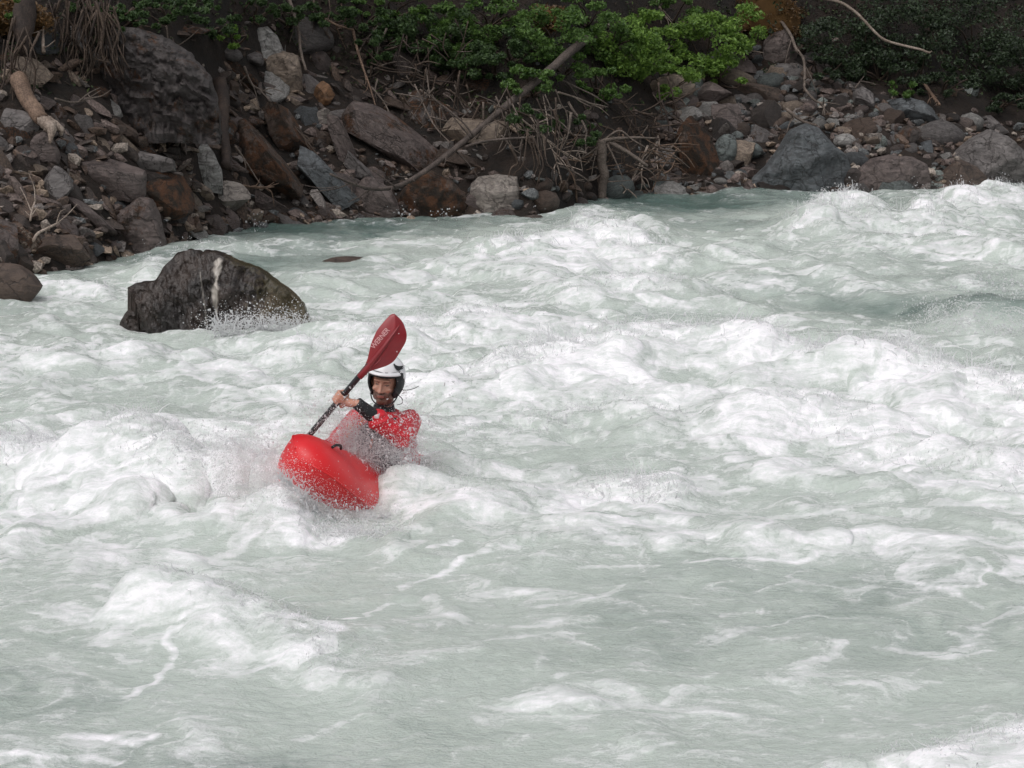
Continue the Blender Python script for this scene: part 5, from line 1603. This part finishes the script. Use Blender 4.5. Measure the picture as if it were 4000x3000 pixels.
# ================================================================== ROCKS IN THE STREAM
def build_midrock():
    out = [(455, 1345), (466, 1262), (490, 1222), (502, 1205), (503, 1118), (530, 1106), (575, 1099), (608, 1096), (640, 1042), (688, 992), (738, 977), (772, 984), (786, 996), (800, 979), (855, 983), (915, 1012), (1000, 1044),
           (1045, 1073), (1120, 1128), (1188, 1186), (1210, 1238), (1228, 1345)]
    d0 = 22.75
    U = np.array([p[0] for p in out]); Vv = np.array([p[1] for p in out])
    nx, nt = 240, 110
    us = np.linspace(U[0], U[-1], nx)
    top = np.interp(us, U, Vv)
    ry = .62 * np.clip(np.sin(np.pi * (us - U[0]) / (U[-1] - U[0])), 0, 1) ** .5 + .06
    V = []; vein = []; moss_ = []
    zb = -.5
    for i, u in enumerate(us):
        for k in range(nt):
            th = math.pi * k / (nt - 1)
            c, s = math.cos(th), math.sin(th)
            y = -ry[i] * np.sign(c) * abs(c) ** .62
            p = at(u, top[i], d0 + .05)
            zt = p[2]
            z = zb + (zt - zb) * s ** .62
            dd = d0 + y
            V.append((p[0], dd, z))
    V = np.array(V)
    x, y, z = V.T
    L = V - np.array([0, d0, 0]); r = np.random.RandomState(12)
    for k in range(16):
        n = np.array([r.uniform(-.55, .55), -1.0, r.uniform(-.35, .7)]); n /= np.linalg.norm(n)
        tt = L @ n - np.quantile(L @ n, r.uniform(.80, .94))
        L = L - np.outer(np.maximum(tt, 0), n) * .9
    x, y, z = L[:, 0].copy(), L[:, 1] + d0, L[:, 2].copy()
    fr = np.clip((d0 - y) / .3, 0, 1)
    # vertical grooves and broken planes on the face
    lean = x + .10 * z
    g = ridge(lean * 3.6 + .5 * z, z * 1.9 - .6 * lean, 4, 301, .6) - .55
    pl = fbm(lean * 1.8, z * 1.5 - lean, 2, 311)
    y = y - .11 * g - .14 * pl - .05 * fbm(x * 7, z * 5, 4, 315, .6)
    # deep dark cleft left of the pale vein
    cx = at(815, 1100, 22.3)[0]
    y = y + .11 * np.exp(-((lean - cx - .10 * .5) / .045) ** 2) * fr
    z = z + .02 * fbm(x * 8, y * 8, 3, 321) * (s > -1)
    P = np.stack([x, y, z], 1)
    # pale quartz vein in photo coordinates of the face
    dz = z - CAM_H; den = y * CP - dz * SP
    pu = 2000 + x / den * FPX; pv = 1500 - (dz * CP + y * SP) / den * FPX
    cu = np.interp(pv, [1000, 1030, 1080, 1110, 1150, 1200, 1240], [856, 852, 846, 842, 838, 842, 848])
    wd = np.interp(pv, [1005, 1020, 1060, 1085, 1100, 1110, 1150, 1185, 1215, 1250], [2, 11, 12, 5, 3, 8, 11, 8, 4, 2]) * (1 + .5 * perlin(pv * .05, pu * .05, 5))
    ve = (y < d0 - .1) * np.clip(1.6 - np.abs(pu - cu) / wd, 0, 1)
    cu2 = np.interp(pv, [1010, 1100, 1200, 1270], [776, 786, 800, 808]); ve2 = (y < d0 - .1) * np.clip(1.4 - np.abs(pu - cu2) / 3.0, 0, 1) * .35
    idx = np.arange(nx * nt).reshape(nx, nt)
    F = np.stack([idx[:-1, :-1], idx[1:, :-1], idx[1:, 1:], idx[:-1, 1:]], -1).reshape(-1, 4)
    org = np.array([at(840, 1290, d0)[0], d0, 0])
    me = mesh_np("boulder", P - org, F)
    me.set_sharp_from_angle(angle=math.radians(30))
    fattr(me, "vein", np.maximum(ve, ve2)); fattr(me, "moss", np.clip(sstep(880, 1150, pu) * 1.1 + .9 * sstep(1075, 1000, pv) * sstep(850, 930, pu), 0, 1))
    t = NT("wet_dark_rock")
    tc = t.n("ShaderNodeTexCoord").outputs["Object"]
    n1 = t.noise(tc, 3.0, 6.0, .6, .5).outputs[0]; n2 = t.noise(tc, 22.0, 6.0, .66).outputs[0]
    c = t.mix(t.ramp(n1, .35, .65), (.010, .007, .006), (.036, .024, .019))
    c = t.mix(t.ramp(n2, .58, .82), c, (.070, .056, .050))
    mm = t.clampm('MULTIPLY', t.math('SUBTRACT', t.math('ADD', t.math('MULTIPLY', t.attr("moss").outputs["Fac"], .42), n2), .62), 4.5)
    c = t.mix(mm, c, t.mix(t.ramp(n1, .4, .6), (.040, .032, .012), (.075, .055, .030)))
    c = t.mix(t.attr("vein").outputs["Fac"], c, (.42, .38, .34))
    p = t.principled(Base_Color=c, Roughness=t.mixf(n2, .12, .36), Normal=t.bump(t.math('ADD', n2, n1), .55, .04))
    t.surf(p.outputs[0])
    o = link("boulder", me, t.m); o.location = org
    tag(o, "large dark wet boulder with a pale vertical vein standing in the rapids", "boulder", "boulders in the stream")
build_midrock()
def stream_rock(u, v, w, h, tone, rust, lab, seed, z=0.0):
    c = onz(u, v, z); d = c[1]
    me = rock_mesh(seed, 'round' if tone == 'brown' else 'ang', 4, (px(w, d) / 2, px(w, d) * .42, px(h, d) / 2))
    o = link("boulder", me, ROCK); o.location = (c[0], d + .2, z - px(h, d) * .30)
    o.color = (*TONES[tone], rust); o.rotation_euler = (0, .12, 0)
    tag(o, lab, "boulder", "boulders in the stream")
stream_rock(1400, 1035, 330, 115, 'brown', .35, "low brown rock almost drowned in the stream behind the big dark boulder", 901, .015)
stream_rock(3850, 1230, 420, 120, 'brown', .2, "dark rock drowned in the green tongue at the right", 902, -.03)
stream_rock(690, 925, 150, 60, 'dark', .1, "small dark rock awash between the bank and the big dark boulder", 903, .03)

# ================================================================== SPRAY
def droplets(name, P, R, S, lab, mat):
    """one small faceted drop per point; S stretches it along a direction"""
    oc = np.array([(1, 1, 1), (1, -1, -1), (-1, 1, -1), (-1, -1, 1)], np.float32) * .8
    of = np.array([(0, 1, 2), (0, 3, 1), (0, 2, 3), (1, 3, 2)], np.int32)
    n = len(P)
    sl = np.linalg.norm(S, axis=1, keepdims=True) + 1e-6; sd = S / sl
    base = oc[None] * R[:, None, None]
    al = (base * sd[:, None, :]).sum(2, keepdims=True)
    V = P[:, None, :] + base + al * sd[:, None, :] * (sl[:, None, :])
    F = of[None] + (np.arange(n) * 4)[:, None, None]
    me = mesh_np(name, V.reshape(-1, 3), F.reshape(-1, 3), True)
    o = link(name, me, mat)
    tag(o, lab, "spray", kind="stuff")
    return o
def spray_material():
    t = NT("water_spray")
    p = t.principled(Base_Color=(.93, .93, .94, 1), Roughness=.4)
    tr = t.n("ShaderNodeBsdfTranslucent", {"Color": (.93, .93, .94, 1)})
    tp = t.n("ShaderNodeBsdfTransparent")
    m = t.n("ShaderNodeMixShader", {0: .5, 1: p.outputs[0], 2: tr.outputs[0]})
    m2 = t.n("ShaderNodeMixShader", {0: .42, 1: m.outputs[0], 2: tp.outputs[0]})
    t.surf(m2.outputs[0])
    return t.m
SPRAY = spray_material()
def build_spray():
    r = np.random.RandomState(77)
    P, R, S = [], [], []
    def add(p, rad, st): P.append(p); R.append(rad); S.append(st)
    # torn crests: short jets thrown off the breaking waves
    def crest_jets(Pw, h, foam, njet, height, rad, width):
        for _ in range(njet):
            t = r.uniform(0, len(Pw) - 1.001); i = int(t); q = Pw[i] * (1 - (t - i)) + Pw[i + 1] * (t - i)
            q = q + r.normal(0, width, 2) * np.array([1, .8])
            n = r.randint(8, 28)
            hz = height * r.uniform(.25, 1.0) ** 1.6
            az = r.uniform(0, 6.28); tilt = np.array([math.cos(az), math.sin(az)]) * r.uniform(0, .7)
            k = r.rand(n) ** 1.6 * hz
            xy = q + tilt[None] * k[:, None] + r.normal(0, .022 + .10 * k[:, None], (n, 2))
            pts = np.concatenate([xy, k[:, None]], 1)
            add(pts, rad * .62 * r.lognormal(-.45, .55, n), np.concatenate([np.repeat(tilt[None], n, 0), np.ones((n, 1))], 1) * r.uniform(0, 2.2, (n, 1)))
    jobs = [(0, 750, .22, .0040, .20), (1, 220, .22, .0060, .18), (2, 300, .17, .0055, .2), (3, 70, .10, .005, .2), (4, 260, .18, .0060, .2), (6, 120, .10, .005, .25), (7, 260, .13, .0042, .3), (8, 160, .11, .0042, .3),
            (11, 700, .20, .0030, .16), (14, 420, .20, .0040, .10), (15, 160, .12, .0035, .12), (16, 200, .07, .0030, .10), (18, 160, .09, .0028, .12), (21, 160, .12, .0042, .25), (22, 120, .10, .004, .2), (23, 140, .16, .0042, .10), (12, 60, .08, .005, .2), (13, 90, .08, .004, .2), (10, 60, .09, .006, .2)]
    for i, n, hh, rad, wd in jobs:
        crest_jets(_CR[i][0], _CR[i][1], _CR[i][4], n, hh, rad, wd)
    nb = sum(len(p) for p in P)
    base = np.concatenate(P); base[:, 2] += water_height(base[:, 0], base[:, 1]) - .012
    P = [base]
    # bursts: fan of drops thrown from a point
    def burst(c, n, up, side, spread, rad, bias=(0, 0), g=9.8, tmax=.28, zbase=None):
        v = np.stack([r.normal(bias[0], side, n), r.normal(bias[1], side * .8, n), np.abs(r.normal(up, up * .45, n))], 1)
        t = r.uniform(.0, tmax, n)
        p = np.array(c)[None] + r.normal(0, 1, (n, 3)) * np.array(spread) + v * t[:, None]
        p[:, 2] -= .5 * g * t ** 2
        wv = v.copy(); wv[:, 2] -= g * t
        add(p, rad * r.lognormal(-.3, .55, n), wv * r.uniform(.0, .55, (n, 1)))
    zk = .16
    # bow: water peeling off both sides and under the nose
    for k in range(26):
        f = k / 25
        u = 1095 + 420 * f; v = 1850 + 190 * math.sin(min(1, f * 1.15) * math.pi * .62)
        d = 14.02 + .55 * f
        burst(A(u, v, d), 900, 1.0, .45, (.08, .05, .04), .0013, (-.35 + .5 * f, -.35))
    for k in range(16):                                           # left of the nose
        f = k / 15
        burst(A(1050 + 70 * r.rand() - 120 * f, 1880 - 260 * f * r.rand(), 14.3 + .5 * f), 1200, .9, .5, (.16, .12, .10), .0016, (-.6, -.1))
    for k in range(14):                                           # over the deck, in front of the chest
        f = k / 13
        burst(A(1350 + 260 * f, 1735 + 100 * r.rand(), 14.95 + .2 * r.rand()), 1700, .75, .40, (.10, .08, .06), .0013, (.1, -.1))
    for k in range(12):                                           # behind the shoulder, beside the neck
        burst(A(1480 + 200 * r.rand(), 1590 + 170 * r.rand(), 15.2 + .4 * r.rand()), 700, .5, .45, (.11, .10, .09), .0016, (.3, 0))
    for k in range(8):
        burst(A(1230 + 130 * r.rand(), 1560 + 150 * r.rand(), 14.9 + .4 * r.rand()), 900, .5, .4, (.12, .1, .1), .0016)
    for k in range(16):                                           # curtain between the chest and the raised arm
        burst(A(r.uniform(1330, 1455), r.uniform(1640, 1790), r.uniform(15.12, 15.24)), 1100, .35, .28, (.05, .03, .05), .0013, (0, 0), tmax=.16)
    for k in range(8):
        burst(A(r.uniform(1470, 1640), r.uniform(1760, 1840), r.uniform(15.0, 15.25)), 1100, .5, .35, (.07, .06, .04), .0013, (.1, 0), tmax=.2)
    # scattered larger drops round the paddler
    n = 900
    pts = np.array([A(r.normal(1480, 150), r.normal(1640, 110), r.uniform(14.75, 15.15)) for _ in range(n)])
    add(pts, .0032 * r.lognormal(-.2, .5, n), r.normal(0, .5, (n, 3)))
    # splash at the foot of the big dark boulder
    for k in range(22):
        f = k / 21
        u = 820 + 420 * f; v = 1285 - 25 * math.sin(f * 3.1)
        burst(A(u, v + 12, 21.95), 230, 1.15, .42, (.07, .05, .03), .0034, (.0, -.2))
    # splash over the drowned rock on the right
    for k in range(16):
        f = r.rand()
        burst(A(3640 + 380 * f, 1250 + 90 * f, 22.3 + .4 * r.rand()), 240, 1.5, .55, (.16, .15, .05), .0038, (.1, 0))
    for k in range(6):
        burst(A(3850 + 150 * r.rand(), 1090 + 60 * r.rand(), 24.5), 90, .9, .5, (.2, .2, .06), .006)
    # torn strands of water thrown off crests and splashes
    SV, SF, so_ = [], [], [0]
    def strand(p0, vel, r0, T):
        n = 5; tt = np.linspace(0, T, n)
        Q = np.array(p0)[None] + np.array(vel)[None] * tt[:, None]; Q[:, 2] -= 4.9 * tt ** 2
        Q += r.normal(0, .006, Q.shape)
        a = np.cross(vel, [0, 1, .2]); a /= np.linalg.norm(a) + 1e-9; b = np.cross(vel, a); b /= np.linalg.norm(b) + 1e-9
        rad = r0 * np.array([1.3, .9, .7, .45, .75])
        V = np.concatenate([Q + rad[:, None] * (a * math.cos(k * 2.094) + b * math.sin(k * 2.094)) for k in range(3)]).reshape(3, n, 3).transpose(1, 0, 2).reshape(-1, 3)
        for i in range(n - 1):
            for k in range(3):
                k2 = (k + 1) % 3
                SF.append((so_[0] + i * 3 + k, so_[0] + i * 3 + k2, so_[0] + i * 3 + 3 + k2, so_[0] + i * 3 + 3 + k))
        SV.append(V); so_[0] += len(V)
    def strands_on_crest(i, n, sc, wd):
        Pw = _CR[i][0]
        t_ = r.uniform(0, len(Pw) - 1.001, n); k_ = t_.astype(int); q = Pw[k_] * (1 - (t_ - k_))[:, None] + Pw[k_ + 1] * (t_ - k_)[:, None] + r.normal(0, wd, (n, 2))
        z_ = water_height(q[:, 0], q[:, 1])
        for (x_, y_), zz in zip(q, z_):
            strand((x_, y_, zz - .01), (r.normal(0, .45), r.normal(-.1, .35), abs(r.normal(.8, .35)) * sc + .2), r.uniform(.003, .008) * sc, r.uniform(.06, .17))
    for i, n, sc, wd in ((0, 700, 1.1, .22), (1, 160, 1.3, .2), (2, 220, 1.2, .25), (4, 200, 1.3, .25), (7, 200, 1.0, .3), (8, 120, 1.0, .3), (11, 420, .85, .18), (14, 260, .8, .1), (16, 160, .6, .1), (18, 120, .6, .12), (21, 140, .9, .25), (22, 100, .8, .2), (23, 90, .9, .1)):
        strands_on_crest(i, n, sc, wd)
    for k in range(150):                                          # at the foot of the dark boulder
        strand(A(r.uniform(830, 1230), r.uniform(1280, 1315), 21.95), (r.normal(0, .5), r.normal(-.2, .2), r.uniform(.6, 1.9)), r.uniform(.004, .010), r.uniform(.08, .22))
    for k in range(60):                                           # over the drowned rock at the right
        strand(A(r.uniform(3620, 4040), r.uniform(1180, 1370), r.uniform(22.2, 23.2)), (r.normal(0, 1.1), r.normal(0, .3), r.uniform(.3, 1.6)), r.uniform(.003, .007), r.uniform(.05, .16))
    for k in range(260):                                          # peeling off the bow
        f = r.rand(); u = 1095 + 420 * f; v = 1850 + 190 * math.sin(min(1, f * 1.15) * math.pi * .62)
        strand(A(u, v + r.uniform(-10, 30), 13.98 + .5 * f), (r.normal(-.3 + .4 * f, .4), r.normal(-.3, .2), r.uniform(.3, 1.4)), r.uniform(.002, .006), r.uniform(.06, .18))
    for k in range(90):                                           # running off the sleeve and jacket
        strand(A(r.uniform(1480, 1630), r.uniform(1690, 1770), 15.1), (r.normal(.1, .3), r.normal(-.1, .2), r.uniform(-.4, .6)), r.uniform(.002, .005), r.uniform(.06, .14))
    mst = mesh_np("splash_strands", np.concatenate(SV), np.array(SF), True)
    tag(link("splash", mst, SPRAY), "torn white strands of splashing water on the wave crests", "splash", kind="stuff")
    # beads along the far shore
    for u, v in ((3290, 705), (3560, 700), (1560, 810), (1730, 815), (560, 1000), (2080, 790), (1010, 850), (3730, 745)):
        c = onz(u, v + 40, .03)
        burst((c[0], c[1], .08), 40, .9, .4, (.1, .08, .02), .007)
    P_, R_, S_ = np.concatenate(P), np.concatenate(R), np.concatenate(S)
    # keep what is above the river surface
    hgt = water_height(P_[:, 0], P_[:, 1])
    ok = (P_[:, 2] > hgt - .01) & ~((np.linalg.norm(P_ - (J['head'] + np.array([-.06, -.30, .02])), axis=1) < .34) & (np.abs(P_[:, 0] - J['head'][0]) < .12) & (P_[:, 2] > J['head'][2] - .13) & (R_ > .0012))
    print("drops", ok.sum())
    for q in ((1250, 1965, 14.05), (1150, 1900, 14.1), (1560, 1800, 15.2), (1100, 1830, 15.3)):
        p_ = A(*q); print("water at", q, water_height(p_[0], p_[1]), "z of pixel", p_[2])
    droplets("spray", P_[ok], R_[ok], S_[ok], "white spray and flying water drops over the breaking waves", SPRAY)
build_spray()
